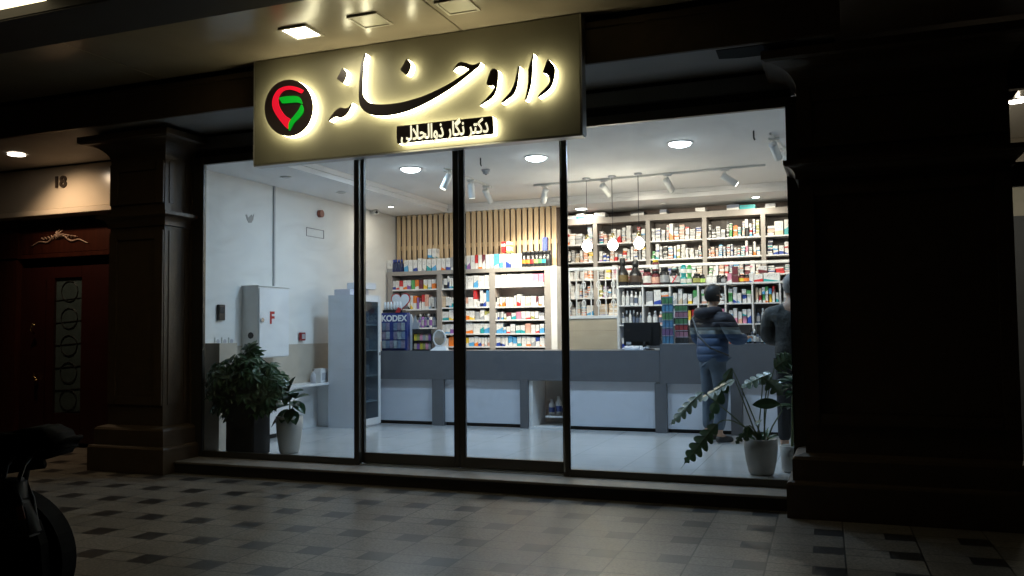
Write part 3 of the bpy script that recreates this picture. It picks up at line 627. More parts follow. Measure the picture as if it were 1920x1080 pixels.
c = WL(563, 631); o = thing('call_point', 'small dark red fire call point box on the left wall', 'call point', (XL, c.y, c.z))
MB().box(.013, .045, -.05, .05, -.05, .05, .004).build('box', pm('callpoint_red', (.25, .015, .015), .4), o); MB().box(.0455, .048, -.03, .03, -.03, .03).build('glass', DULL, o)
# bench / radiator cover along the left wall
o = thing('wall_bench', 'white bench with closed front along the left wall', 'bench', (-6.0, .42, 0))
bx('seat', WHITEM, o, -.298, .0, 0, 2.22, .53, .56, .004)
bx('front_panel', WHITEM, o, -.03, -.01, .0, 1.42, .05, .529); bx('end_panel', WHITEM, o, -.298, -.002, 2.185, 2.22, .001, .529); bx('inner_panel', WHITEM, o, -.28, -.26, 1.42, 2.18, .001, .529)
bx('plinth_gap', DARK, o, -.05, -.032, .0, 1.42, .001, .05)
b = MB(); q = at(590, 710, x=-6.15)
for k, (dx, dy, s) in enumerate(((0, 0, .05), (0.02, .13, .04))):
    pass
o = thing('tissue_box', 'white box standing on the bench beside the tall cabinet', 'box', (-6.13, 2.47, .56)); MB().box(-.06, .06, -.075, .075, 0, .17, .005).build('carton_body', WHITEM, o); MB().box(.061, .063, -.05, .05, .03, .12).build('print', TG, o)
o = thing('hand_pump', 'small grey dispenser bottle on the bench', 'bottle', (-6.1, 2.27, .56)); MB().lathe([(0, 0), (.032, 0), (.034, .1), (.015, .125), (.012, .14), (0, .14)]).build('bottle_body', TG, o, True); MB().tube([(0, 0, .14), (0, 0, .165), (.03, -.02, .165)], .006, 6).build('pump', BLACK, o)
# camera on the wall
c = at(706, 396, x=XL+.08)
o = thing('security_camera', 'white security camera high on the left wall near the slats', 'security camera', (XL, c.y, c.z)); MB().box(.001, .03, -.03, .03, -.03, .03, .004).tube([(.02, 0, 0), (.09, -.01, -.01)], .012, 8).build('bracket', WMETAL, o); MB().tube([(.07, -.02, .0), (.14, -.10, -.03)], .03, 14).build('housing', WMETAL, o, True); MB().tube([(.1395, -.0995, -.0295), (.143, -.103, -.031)], .02, 12).build('lens', BLACK, o)

# ---- white cabinet with glass door
CX0, CX1, CY0, CY1, CZ1 = -6.015, -5.575, 2.47, 3.00, 1.64
o = thing('display_cabinet', 'tall white cabinet with dark glass door standing against the left wall', 'cabinet', (CX1, CY0, 0))
D = CX0-CX1
b = MB(); b.box(D, -.02, 0, .02, 0, CZ1); b.box(D, -.02, CY1-CY0-.02, CY1-CY0, 0, CZ1); b.box(D, D+.015, .02, CY1-CY0-.02, 0.0, CZ1); b.box(D+.015, -.02, .0201, CY1-CY0-.0201, CZ1-.02, CZ1-.001); b.box(D+.015, -.02, .0201, CY1-CY0-.0201, .0, .07)
b.build('carcass', pm('cabinet_white', (.60, .63, .68), .4, var=.03), o)
b = MB(); w_ = .055; Y1 = CY1-CY0
b.box(-.02, 0, 0, w_, .02, CZ1, .002); b.box(-.02, 0, Y1-w_, Y1, .02, CZ1, .002); b.box(-.019, -.001, w_, Y1-w_, .02, .10); b.box(-.019, -.001, w_, Y1-w_, CZ1-.08, CZ1)
b.build('door_frame', WHITEM, o)
bx('door_glass', GLASSC, o, -.013, -.008, w_, Y1-w_, .10, CZ1-.08)
bx('door_lock', BLACK, o, .0, .008, Y1-.035, Y1-.02, .88, .92)
for k in range(4): bx('shelf', WHITEM, o, D+.016, -.03, .021, Y1-.021, .3+.32*k, .315+.32*k)
rr = random.Random(3)
for k in range(4):
    for j in range(3):
        y = CY0+.09+.13*j; z = .315+.32*k; h = rr.uniform(.12, .22)
        q = MB().box(-.05, .05, -.045, .045, 0, h, .004).build('stored_pack', pm('pack_%d' % ((k+j) % 3), ((.35, .37, .42), (.5, .5, .52), (.2, .25, .33))[(k+j) % 3], .4, var=.5, nscale=22), loc=(CX1-.14, y, z))
        tag(q, f'{ORD[j]} pack from the front on shelf {("one", "two", "three", "four")[k]} behind the cabinet glass', 'pack', 'packs behind the cabinet glass')
o = tag(bx('flat_carton', pm('lilac_white', (.62, .62, .68), .5, var=.15, nscale=30), None, -5.95, -5.72, 2.50, 2.95, CZ1+.001, CZ1+.075, .004), 'flat white carton lying on top of the tall white cabinet', 'carton')
o = tag(bx('paper_pack', pm('paper_white', (.72, .72, .74), .5, var=.1, nscale=30), None, -5.83, -5.60, 2.60, 2.94, CZ1+.0765, CZ1+.16, .006), 'white pack stacked on the flat carton above the cabinet door', 'pack')

# ---- counter
o = thing('service_counter', 'long grey marble counter with white front panels between grey posts', 'counter', (-3.8, 3.05, 0)); OX = -3.8
CY = 3.05
bx('marble_front', CNT, o, -5.80-OX, -1.985-OX, 0, .03, .575, .935, .003)
bx('counter_top', CNT, o, -5.80-OX, -1.985-OX, .031, .62, .90, .934)
bx('raised_front', CNT, o, -1.983-OX, XR-OX-.002, -.004, .03, .56, 1.005, .003); bx('raised_top', CNT, o, -1.983-OX, XR-OX-.002, .031, .62, .97, 1.004)
for k, (a, bb) in enumerate(((810, 831), (975, 990), (1228, 1250), (1370, 1392))):
    p0 = at(a, 760, y=CY).x; p1 = at(bb, 760, y=CY).x
    bx('post', CNT, o, p0-OX, p1-OX, .001, .12, .0, .5745 if k < 2 else .5595)
def xc_(px): return at(px, 760, y=CY).x-OX
for a, bb in ((-5.80-OX, xc_(810)), (xc_(831), xc_(975)), (xc_(1067)-.06, xc_(1228)), (xc_(1250), xc_(1370)), (xc_(1392), XR-OX-.01)):
    bx('front_panel', CNTW, o, a+.002, bb-.002, .055, .075, .045, .573)
    bx('kick_gap', DARK, o, a+.002, bb-.002, .09, .10, .001, .045)
bx('niche_side', WHITEM, o, xc_(990)+.002, xc_(990)+.05, .03, .5, .02, .573); bx('niche_base', WHITEM, o, xc_(990), xc_(1067)-.06, .02, .55, .002, .02); bx('niche_back', pm('niche_back', (.5, .46, .42), .6), o, xc_(990), xc_(1067)-.06, .55, .56, .02, .573)
bx('niche_shelf', WHITEM, o, xc_(990)+.15, xc_(1067)-.062, .2, .54, .12, .14)
for k, (dx, h) in enumerate(((.20, .19), (.29, .23), (.37, .18))):
    q = thing('cream_jar', f'{("left", "middle", "right")[k]} white and blue bottle inside the open niche of the counter', 'bottle', (xc_(990)+OX+dx, CY+.30, .141), 0, 'bottles in the counter niche')
    MB().lathe([(0, 0), (.035, 0), (.036, h*.7), (.02, h*.8), (.018, h), (0, h)]).build('bottle_body', WHITEM, q, True); MB().lathe([(.0366, h*.2), (.0366, h*.5)]).build('label', pm('blue_label', (.08, .12, .35), .4), q, True)

# ---- products
def accent_attr(me, col, seed):
    at_ = me.color_attributes.new('acc', 'FLOAT_COLOR', 'POINT'); buf = []
    for _ in me.vertices: buf += [col[0], col[1], col[2], seed]
    at_.data.foreach_set('color', buf)
C = dict(G=(.16, .11, .04), N=(.07, .045, .03), w=(.75, .74, .72), b=(.03, .07, .35), B=(.02, .03, .10), o=(.85, .22, .03), r=(.6, .03, .03), g=(.10, .38, .12), t=(.03, .35, .38), p=(.28, .12, .38), y=(.85, .58, .06), k=(.02, .02, .022), m=(.16, .03, .04), s=(.35, .36, .38), c=(.10, .38, .68), n=(.75, .42, .32), P=(.70, .28, .40), v=(.35, .34, .10), W=(.78, .77, .75), l=(.45, .65, .15), e=(.62, .50, .36), S=(.12, .15, .22))
CN = dict(w='white', b='dark blue', B='navy', o='orange', r='red', g='green', t='teal', p='purple', y='yellow', k='black', m='dark red', s='grey', c='light blue', n='salmon', P='pink', v='olive', W='plain white', l='lime', e='beige', S='slate')
PROD = []
def box_faces(x0, x1, y0, y1, z0, z1):
    return [(x0, y0, z0), (x1, y0, z0), (x1, y1, z0), (x0, y1, z0), (x0, y0, z1), (x1, y0, z1), (x1, y1, z1), (x0, y1, z1)]
BF = [(0, 1, 5, 4), (1, 2, 6, 5), (2, 3, 7, 6), (3, 0, 4, 7), (4, 5, 6, 7), (3, 2, 1, 0)]
def carton(x0, x1, z0, z1, yf, dep, ck, label, group, name='carton', cat='carton', full=None, rot=0.0):
    h = (x1-x0)/2; hd = dep/2
    me = bpy.data.meshes.new(name); me.from_pydata(box_faces(-h, h, -hd, hd, 0, z1-z0), [], BF); uvl = me.uv_layers.new(name='UVMap')
    for f in range(6):
        for k, uv in enumerate(((0, 0), (1, 0), (1, 1), (0, 1))): uvl.data[f*4+k].uv = uv
    s = random.random()*.48+.01
    if full is None: full = ck not in 'w' and random.random() < .45
    if full: s += .5
    if ck == 'W': s = .5+.05*random.random()
    accent_attr(me, C[ck] if ck != 'w' else C[random.choice('bsrtoc')], s if ck != 'w' else random.random()*.3)
    me.materials.append(CARTON)
    o = bpy.data.objects.new(name, me); COL.objects.link(o); o.location = ((x0+x1)/2, yf+hd, z0); o.rotation_euler.z = rot
    return tag(o, label, cat, group)
GLOSS = {}
def bottle(x, y, z, r, h, ck, label, group, capk='k', name='bottle', style='bottle', labk=None, cat='bottle'):
    t = thing(name, label, cat, (x, y, z), 0, group)
    m = pm('bottle_'+ck, C[ck], .25, var=.1); cm = pm('cap_'+capk, C[capk], .3, var=.1)
    if style == 'jar': prof = [(0, 0), (r*.95, 0), (r, h*.05), (r, h*.72), (r*.72, h*.8), (0, h*.8)]; cp = [(0, h*.79), (r*.8, h*.79), (r*.8, h*.98), (r*.75, h), (0, h)]
    elif style == 'big': prof = [(0, 0), (r*.9, 0), (r, h*.06), (r, h*.42), (r*.86, h*.52), (r*.45, h*.66), (r*.40, h*.74), (0, h*.74)]; cp = [(0, h*.73), (r*.5, h*.73), (r*.52, h*.86), (r*.5, h*.97), (r*.3, h), (0, h)]
    else: prof = [(0, 0), (r*.95, 0), (r, h*.04), (r, h*.6), (r*.55, h*.74), (r*.4, h*.78), (0, h*.78)]; cp = [(0, h*.77), (r*.48, h*.77), (r*.46, h*.98), (0, h)]
    MB().lathe(prof, seg=16).build('bottle_body', m, t, True); MB().lathe(cp, seg=14).build('cap', cm, t, True)
    if labk:
        MB().lathe([(r*1.012, h*.14), (r*1.012, h*(.38 if style == 'big' else .55))], seg=16).build('label', pm('label_'+labk, C[labk], .4, var=.35, nscale=30), t, True)
    return t
def crop6(x): return 680+x/3.374
# left wall unit
LY, LD = 4.40, .28
o = thing('wall_shelf_unit', 'grey three bay wall unit full of cosmetics below the wooden slats', 'shelving', (-4.93, LY, 0)); OX = -4.93
LT_Z = 2.055
def lx(px): return at(px, 560, y=LY).x
for a, bb in ((726.5, 735), (819, 828), (917.5, 928), (1021, 1033)):
    bx('upright', SHELFG, o, lx(a)-OX, lx(bb)-OX, 0, LD, .0, 1.998)
bx('top_board', SHELFG, o, lx(726.5)-OX, lx(1033)-OX, -.003, LD+.003, 1.9985, LT_Z)
bx('end_panel', WALLW, o, lx(1033)+.001-OX, lx(1044)-OX, .0, LD, .0, LT_Z+.0)
bx('back_panel', pm('unit_back', (.55, .50, .47), .6), o, lx(726.5)-OX, lx(1033)-OX, LD+.001, LD+.012, .0, 1.997)
bx('base_board', SHELFG, o, lx(735)-OX, lx(1021)-OX, .01, LD, .0, .90)
BAYS = [(735, 819), (828, 917.5), (928, 1021)]
ROWZ = [[at(780, 360+y/3.374, y=LY).z for y in (614, 740, 858)], [at(870, 360+y/3.374, y=LY).z for y in (607, 727, 809, 895, 976)], [at(975, 360+y/3.374, y=LY).z for y in (592, 722, 805, 893, 975)]]
for bi, zs in enumerate(ROWZ):
    for z in zs: bx('shelf', WHITEM, o, lx(BAYS[bi][0])+.001-OX, lx(BAYS[bi][1])-.001-OX, .004, LD, z-.02, z)
BAYN = ['left bay', 'middle bay', 'right bay']
# (x0,x1,top,kind) in the photo's own proportions, measured along each shelf
SH = {
 (0, 0): '183 208 565 b,210 230 562 w,232 255 562 r,256 280 560 o,281 305 558 p,308 330 558 g,332 355 556 o,357 380 556 m,385 408 554 y,412 435 554 t,438 462 552 o',
 (0, 1): '286 300 665 k,302 318 655 y,319 340 657 o,343 356 668 p,357 370 668 m,373 392 650 r,393 415 648 n,418 428 668 w,430 438 662 s,440 451 668 k,453 465 665 s',
 (0, 2): '345 358 800 k,360 372 790 S,374 392 790 p,394 408 786 S,410 424 792 B,426 442 782 w,444 462 786 S',
 (1, 0): '500 512 560 s,513 535 548 k,537 548 530 B,549 562 545 c,563 590 545 w,592 625 530 w,627 660 530 W,662 700 532 W,702 730 528 w,732 770 530 W,772 803 526 W',
 (1, 1): '500 524 662 e,526 544 664 k,546 562 668 c,563 580 668 t,582 606 664 w,608 638 665 w,640 665 668 n,667 698 666 W,700 722 618 r,724 740 690 w,742 760 620 B,762 780 640 b,782 804 620 c',
 (1, 2): '500 543 758 w,545 580 745 y,582 610 752 w,612 645 752 e,646 672 752 w,674 706 752 y,710 740 758 s,742 768 745 w,770 804 755 v',
 (1, 3): '500 520 840 W,522 550 836 w,552 582 836 p,584 615 836 W,617 648 838 w,650 695 828 o,698 740 832 W,742 765 830 t,767 803 832 w',
 (1, 4): '502 540 925 W,543 580 918 o,582 612 920 w,614 646 920 W,648 668 922 y,670 702 918 w,704 727 914 o,729 747 920 w,749 766 920 n,768 785 920 w,787 803 920 n',
 (2, 0): '838 872 525 W,874 910 522 W,912 950 520 W,952 990 520 W,992 1030 518 W,1032 1076 518 W,1079 1112 518 P,1114 1146 516 P',
 (2, 1): '840 848 665 k,850 860 670 s,865 882 665 w,884 900 668 w,905 930 665 W,932 955 668 W,957 972 655 y,975 998 648 w,1000 1028 660 W,1030 1060 660 e,1062 1095 658 W,1098 1110 660 m,1113 1130 660 w,1132 1148 658 W',
 (2, 2): '842 850 765 s,853 862 760 w,865 873 760 s,876 888 758 w,892 905 770 v,908 936 762 m,940 968 765 w,970 1000 758 P,1002 1030 756 w,1032 1060 756 w,1063 1085 758 v,1087 1110 756 k,1113 1146 764 s',
 (2, 3): '844 886 828 c,888 905 855 w,908 930 850 w,932 962 836 s,966 994 845 w,996 1024 842 w,1027 1060 832 n,1063 1090 840 W,1092 1115 840 w,1118 1146 835 w',
 (2, 4): '843 868 915 w,870 876 912 B,878 897 915 w,899 916 915 W,919 945 912 c,948 972 918 c,974 1000 916 w,1003 1030 914 W,1032 1060 916 w,1063 1090 918 w,1092 1116 918 b,1118 1148 912 w',
}
tops = '156 187 432 w,262 288 432 w,290 317 430 W,320 346 430 w,349 375 420 W,378 402 425 w,405 434 425 w,437 466 422 w,468 496 420 W,499 525 420 w,528 556 418 w,558 579 412 s,582 600 408 w,602 620 408 c,622 636 408 r,639 656 405 t,659 682 402 p,685 711 400 W,713 730 398 r,733 756 398 w,758 776 396 m,779 804 395 W,806 829 394 w,832 864 392 c,867 888 392 w,890 905 392 W,908 938 392 w,941 962 390 W,964 985 390 W,987 1008 388 W'
def fill(spec, ztop_fn, z0, yf, dep, bay, rown, group):
    cnt = {}
    for k, it in enumerate(spec.split(',')):
        x0, x1, tp, ck = it.split(); x0, x1, tp = float(x0), float(x1), float(tp)
        ax, bx_ = at(crop6(x0), 560, y=yf).x, at(crop6(x1), 560, y=yf).x
        z1 = at(crop6((x0+x1)/2), 360+tp/3.374, y=yf).z
        z1 = max(z1, z0+.05)
        lbl = f'{CN[ck]} box, {ORD[k]} from the left on the {rown} of the {bay}'
        carton(ax+.002, bx_-.002, z0+.001, z1, yf, dep+random.uniform(-.03, .02), ck, lbl, group)
for (bi, ri), spec in SH.items():
    zrow = ROWZ[bi][ri]
    if (bi, ri) == (0, 2):
        for k, it in enumerate(spec.split(',')):
            x0, x1, tp, ck = it.split(); x = at(crop6((float(x0)+float(x1))/2), 560, y=LY+.06).x
            bottle(x, LY+.06, zrow+.001, .036, .20, ck, f'{CN[ck]} bottle, {ORD[k]} from the left on the lowest visible shelf of the left bay', 'dark bottles on the wall unit', 'w' if k % 3 == 1 else 'k', labk='p' if k % 2 else 's')
        continue
    fill(spec, None, zrow, LY+.03, .15, BAYN[bi], ORD[ri]+' shelf', 'boxes on the grey wall unit')
fill(tops, None, LT_Z, LY+.03, .13, 'grey wall unit', 'top', 'boxes along the top of the grey wall unit')
for k, (x0, x1, tp) in enumerate(((412, 438, 360), (440, 466, 358), (880, 905, 345), (911, 938, 345))):
    ax, bx_ = at(crop6(x0), 560, y=LY+.03).x, at(crop6(x1), 560, y=LY+.03).x; zb = at(crop6(x0), 360+(423 if k < 2 else 390)/3.374, y=LY+.03).z+.004
    zt = at(crop6(x0), 360+tp/3.374, y=LY+.03).z
    carton(ax+.003, bx_-.003, zb+.012, zt, LY+.03, .12, 'wwrl'[k], f'{("white", "white", "red topped", "green topped")[k]} box stacked second high, {("left", "right", "left", "right")[k]} of its pair on the unit top', 'boxes stacked on the unit top')
carton(at(crop6(880), 560, y=LY+.03).x, at(crop6(905), 560, y=LY+.03).x, at(crop6(890), 360+345/3.374, y=LY+.03).z+.002, at(crop6(890), 360+314/3.374, y=LY+.03).z, LY+.03, .12, 'r', 'small red marked box on the very top of the left tall stack', 'boxes stacked on the unit top')
carton(at(crop6(912), 560, y=LY+.03).x, at(crop6(937), 560, y=LY+.03).x, at(crop6(925), 360+345/3.374, y=LY+.03).z+.002, at(crop6(925), 360+314/3.374, y=LY+.03).z, LY+.03, .12, 'l', 'small lime marked box on the very top of the right tall stack', 'boxes stacked on the unit top')
for k, x in enumerate((198, 213, 230, 248)):
    bottle(at(crop6(x), 500, y=LY+.08).x, LY+.08, LT_Z+.001, .034, .19, 'B', f'navy bottle on top of the wall unit, {ORD[k]} from the left wall', 'navy bottles on the unit top', 'b')
for k, x in enumerate((1022, 1050, 1077, 1102, 1128, 1152, 1175)):
    t = bottle(at(crop6(x), 500, y=LY+.08).x, LY+.08, LT_Z+.001, .045, .22, 'k', f'black bottle with {("orange", "orange", "red", "lime", "green", "teal", "plain")[k]} label band, {ORD[k]} of the row above the right bay', 'black banded bottles on the unit top', 'k', style='jar')
    if k < 6: MB().lathe([(.0465, .05), (.0465, .10)], seg=16).build('label', pm('label_'+'oorlgt'[k], C['oorlgt'[k]], .4, var=.1), t, True)
carton(at(crop6(1140), 500, y=LY+.2).x, at(crop6(1168), 500, y=LY+.2).x, LT_Z+.001, LT_Z+.42, LY+.19, .07, 'b', 'tall dark blue box behind the banded bottles on the unit top', 'boxes stacked on the unit top', full=True)
# hmm: slats
o = thing('slat_screen', 'screen of upright pine slats above the grey wall unit', 'slat screen', (-5, 4.7, 2.06))
b_n = 29
for k in range(b_n):
    x = -6.235+k*(2.46/(b_n-1))
    MB().box(-.030, .030, -.012, .012, .0, SZ-2.064, .003).build('slat', PINE, o, loc=(x+5, 0, .001))
for z in (.22, .30):
    pass
MB().box(-1.27, 1.25, .014, .05, .34, .40).build('crossbar', wood('pine_bar', (.56, .38, .21), (.78, .6, .38), axis='x'), o)

# ---- tall rear shelving
RY, RD = 5.30, .30
o = thing('rear_shelving', 'tall grey rear shelving crammed with stacks of medicine cartons', 'shelving', (-2.2, RY, 0)); OX = -2.2
def rx(px, py=450): return at(px, py, y=RY).x
UP = [(1037, 1044), (1112, 1119.5), (1211, 1219), (1317, 1325), (1427, 1435.5), (1535, 1544)]
for a, bb in UP: bx('upright', SHELFG, o, rx(a)-OX, rx(bb)-OX, 0, RD, 0, 2.715)
bx('top_rail', SHELFG, o, rx(1037)-OX, rx(1544)-OX, -.004, RD, 2.716, 2.80)
bx('back_panel', pm('rear_back', (.13, .11, .10), .6), o, rx(1037)-OX, rx(1544)-OX, RD+.001, RD+.012, 0, 2.86)
RZ = [2.425, 2.165, 1.91, 1.645, 1.39]
RB = [(UP[i][1], UP[i+1][0]) for i in range(5)]
for a, bb in RB:
    for z in RZ: bx('shelf', WHITEM, o, rx(a)+.001-OX, rx(bb)-.001-OX, .004, RD, z-.018, z)
rr = random.Random(11); BN = ['leftmost', 'second', 'middle', 'fourth', 'rightmost']
SPEC = {(0, 0): 'wwWssw', (1, 0): 'wneWwWrw', (2, 0): 'swswwnrsw', (3, 0): 'kskgotwkwv', (4, 0): 'neswwn', (0, 1): 'mskenoy', (1, 1): 'pbnrWrWWwy', (2, 1): 'gwskwvWWWw', (3, 1): 'ooncwbswPww', (4, 1): 'Bweww',
        (0, 2): 'kwsWno', (1, 2): 'kyPPrwP', (2, 2): 'wwbwteWe', (3, 2): 'gWnrwwmPe', (4, 2): 'wrwew', (0, 3): 'nwWwnws', (1, 3): 'vppslwwp', (2, 3): 'Wwowews', (3, 3): 'wrwWowm', (4, 3): 'wwrot', (0, 4): 'wwww', (1, 4): 'eewew'}
cands = []
for (bi, ri), cs in SPEC.items():
    cs = ''.join(c_+(rr.choice('wsw'+c_) if rr.random() < .2 else '') for c_ in cs)
    x0, x1 = rx(RB[bi][0])+.012, rx(RB[bi][1])-.012; z0 = RZ[ri]+.001; top = (2.705 if ri == 0 else RZ[ri-1]-.03)
    n = len(cs); ws = [rr.uniform(.7, 1.2) for _ in cs]; s = (x1-x0)/sum(ws); x = x0
    for si, ck in enumerate(cs):
        wd = ws[si]*s; hfull = (top-z0)*rr.uniform(.5, .96); z = z0; bh = rr.choice((.020, .024, .028, .034, .045, .06)); ki = 0; lean = rr.uniform(-.01, .01)
        if rr.random() < .22: bh = hfull*rr.choice((.5, .95))
        yo = rr.uniform(.015, .06)
        while z+bh <= z0+hfull+.001:
            j = rr.uniform(-.006, .006)
            cc = ck if rr.random() < .86 else rr.choice('wWsw')
            h = min(bh, .2)*1.0 if bh < .1 else bh
            cands.append((x+.006+j+lean*(z-z0)/.2, x+wd-.010+j+lean*(z-z0)/.2, z+.0005, z+h-.0045, RY+yo, .14, cc, bi, ri, si, ki, h*wd)); z += h; ki += 1
        x += wd
# things on top of the rail under the ceiling
x = rx(1046)
si = 0
while x < rx(1480):
    wd = rr.uniform(.08, .22)
    if rr.random() < .72: cands.append((x, x+wd, 2.801, 2.801+rr.uniform(.05, .085), RY+.03, .2, rr.choice('wswrskwtSw'), 9, 9, si, 0, .01)); si += 1
    x += wd+.01
cands.sort(key=lambda c: -c[-1])
FL = {'w': 'white printed', 'W': 'plain white'}
SHN = ['top shelf', 'second shelf', 'third shelf', 'fourth shelf', 'fifth shelf']
for cd in cands[:290]:
    x0, x1, z0, z1, y, d, ck, bi, ri, si, ki, _ = cd
    lb = f'{FL.get(ck, CN[ck])} carton {ORD[si]} from the left on top of the rear shelving' if bi == 9 else f'{FL.get(ck, CN[ck])} carton, {ORD[ki]} up, {ORD[si]} stack, {SHN[ri]}, {BN[bi]} bay of rear shelving'
    carton(x0, x1, z0, z1, y, d, ck, lb, 'medicine cartons on the rear shelving', name='medicine_carton')
rest = cands[290:]
V, F, UV, CA = [], [], [], []
for cd in rest:
    x0, x1, z0, z1, y, d, ck = cd[:7]; n0 = len(V); V += box_faces(x0, x1, y, y+d, z0, z1)
    s = rr.random()*.48+(.5 if rr.random() < .4 and ck != 'w' else 0)
    if ck == 'W': s = .52
    CA += [*(C[ck] if ck != 'w' else C[rr.choice('bsrtoc')]), s if ck != 'w' else s*.6]*8
    for f in BF: F.append(tuple(n0+k for k in f)); UV += [0, 0, 1, 0, 1, 1, 0, 1]
me = bpy.data.meshes.new('medicine_cartons'); me.from_pydata(V, [], F); u_ = me.uv_layers.new(name='UVMap'); u_.data.foreach_set('uv', UV)
ca = me.color_attributes.new('acc', 'FLOAT_COLOR', 'POINT'); ca.data.foreach_set('color', CA); me.materials.append(CARTON)
o = bpy.data.objects.new('medicine_cartons', me); COL.objects.link(o); tag(o, 'dense mass of thin medicine cartons stacked on the rear shelving', 'cartons', kind='stuff')
print('cartons', len(cands))

# ---- island shelf with white cubbies
IY, ID_ = 4.0, .32
def ix(px): return at(px, 570, y=IY).x
o = thing('white_cubby_shelf', 'white cubby shelf behind the counter with dark tonic bottles on top', 'shelving', (-1.7, IY, 0)); OX = -1.7
IZT = 1.735
xL, xR_ = ix(1158), ix(1540)
bx('top_board', WHITEM, o, xL-OX, xR_-OX, -.004, ID_, IZT-.022, IZT)
IV = [1158, 1205, 1256, 1309, 1360, 1411, 1463, 1515]
for px in IV: bx('divider', WHITEM, o, ix(px)-OX-(.0 if px == 1158 else .009), ix(px)-OX+.018-(.0 if px == 1158 else .009), .001, ID_-.002, .0, IZT-.0225)
IZ = [1.487, 1.237, .93]
for k in range(len(IV)-1):
    for z in IZ: bx('shelf', WHITEM, o, ix(IV[k])-OX+.0185, ix(IV[k+1])-OX-.0095, .003, ID_-.003, z-.016, z)
bx('back_panel', pm('cubby_back', (.20, .19, .19), .6), o, xL-OX, xR_-OX, ID_+.001, ID_+.01, 0, IZT-.023)
rr = random.Random(5)
CUB = {(0, 0): 'b:wwwww', (1, 0): 'c:sww', (0, 1): 'b:SkwkkS', (1, 1): 'b:wsnw', (2, 0): 'c:sesyg', (3, 0): 'c:ngwW', (4, 0): 'c:gbcbW', (5, 0): 'c:ergoyrw', (4, 1): 'c:PPnPw', (5, 1): 'b:SwwkS', (3, 1): 'c:PwmP', (2, 1): 'c:kmyr', (6, 0): 'c:wrw', (6, 1): 'c:sw', (0, 2): 'c:www'}
for (ci, ri), s in CUB.items():
    kind, cs = s.split(':'); x0, x1 = ix(IV[ci])+.03, ix(IV[ci+1])-.02; n = len(cs); wd = (x1-x0)/n; z = IZ[ri]+.001
    for k, ck in enumerate(cs):
        pos = f'{ORD[k]} from left in the {("upper", "middle", "lower")[ri]} cubby, {ORD[ci]} column of the white shelf'
        if kind == 'b': bottle(x0+wd*(k+.5), IY+.08, z, wd*.42, rr.uniform(.15, .19), ck, f'{CN[ck]} bottle, {pos}', 'bottles in the white cubbies', rr.choice('wwwk'), labk=rr.choice('wwsS'))
        else:
            h = rr.uniform(.08, .2); carton(x0+wd*k+.006, x0+wd*(k+1)-.006, z, z+h, IY+.03+rr.uniform(0, .04), .12, ck, f'{CN[ck]} box, {pos}', 'boxes in the white cubbies', rot=rr.uniform(-.07, .07))
            if h < .11: carton(x0+wd*k+.004, x0+wd*(k+1)-.004, z+h+.001, z+h+rr.uniform(.06, .1), IY+.04, .14, rr.choice('wegc'), f'upper box stacked on the {ORD[k]} box from left, {("upper", "middle", "lower")[ri]} cubby, {ORD[ci]} column', 'boxes in the white cubbies')
# bottles on the island top: px centre, px half width, top py, style, colour, label, words
TOPB = [(1168, 11, 484, 'big', 'k', 'G', 'tall black bottle with gold print', 'k'), (1192, 12, 488, 'big', 'k', 'N', 'broad black bottle with brown print', 'k'), (1214, 8.5, 504, 'jar', 'm', 'w', 'dark red jar with white lettering', 'k'), (1230, 7.5, 508, 'jar', 'm', 'n', 'small brown jar under another jar', 'k'), (1246.5, 9, 502, 'jar', 'k', 's', 'round black jar with grey label', 'k'), (1266, 9.5, 505, 'jar', 'k', 'w', 'jar with white label and red cross', 'k'),
        (1282, 6, 515, 'jar', 't', 'w', 'white and teal jar, lower of two', 't'), (1293, 5, 515, 'jar', 'g', 'w', 'white and green jar, lower of two', 'g'), (1307, 7.5, 513, 'jar', 'k', 'v', 'black jar with olive label', 'k'), (1317.5, 5, 515, 'jar', 'k', 'l', 'small jar with lime label', 'k'), (1330, 6, 516, 'jar', 'w', None, 'white round jar', 'w'), (1340, 5.5, 517, 'jar', 'w', None, 'second white round jar', 'w'), (1348, 5, 516, 'jar', 'k', 'k', 'plain black jar', 'k'), (1357, 5, 516, 'jar', 'k', 's', 'black jar beside the dark red boxes', 'k'), (1391, 6, 515, 'jar', 'm', 'y', 'brown jar with yellow print', 'k'), (1400, 6, 515, 'jar', 'k', 'o', 'dark jar with orange print', 'k')]
bx0 = {}
for k, (px, hw, tp, st, ck, lk, words, cp) in enumerate(TOPB):
    y = IY+.10; p = at(px, 530, y=y); r = hw/ (FPX/((p-CO).dot(CF))); h = at(px, tp, y=y).z-IZT
    t = bottle(p.x, y, IZT+.001, r, h, ck, words+' on the white cubby shelf top', 'jars and bottles on the white cubby shelf', cp, style=st, labk=lk, name='supplement_jar', cat='jar')
    bx0[k] = (p.x, y, r, h)
    if px == 1266:
        b = MB(); b.box(-r*.5, r*.55, -r*1.06, -r*1.03, h*.2, h*.5)
        b2 = MB()
        for sgn in (-1, 1):
            b2.prism([(-.03, -r*1.1, h*.35-sgn*.035-.008), (-.02, -r*1.1, h*.35-sgn*.035-.008*sgn-.008), (.035, -r*1.1, h*.35+sgn*.035), (.025, -r*1.1, h*.35+sgn*.035+.01)], (0, .002, 0))
        b2.build('red_cross_mark', pm('cross_red', (.65, .03, .05), .4), t); b.bm.free()
for k, (i0, ck, words) in enumerate(((3, 'm', 'upper brown jar with gold lid stacked on another jar'), (6, 't', 'upper white and teal jar stacked on its twin'), (7, 'g', 'upper white and green jar stacked on its twin'))):
    x, y, r, h = bx0[i0]; bottle(x, y, IZT+.003+h, r*.9, h*(1.0 if k else .75), ck, words+' on the white cubby shelf', 'jars and bottles on the white cubby shelf', 'y' if k == 0 else ck, style='jar', labk='w', name='supplement_jar', cat='jar')
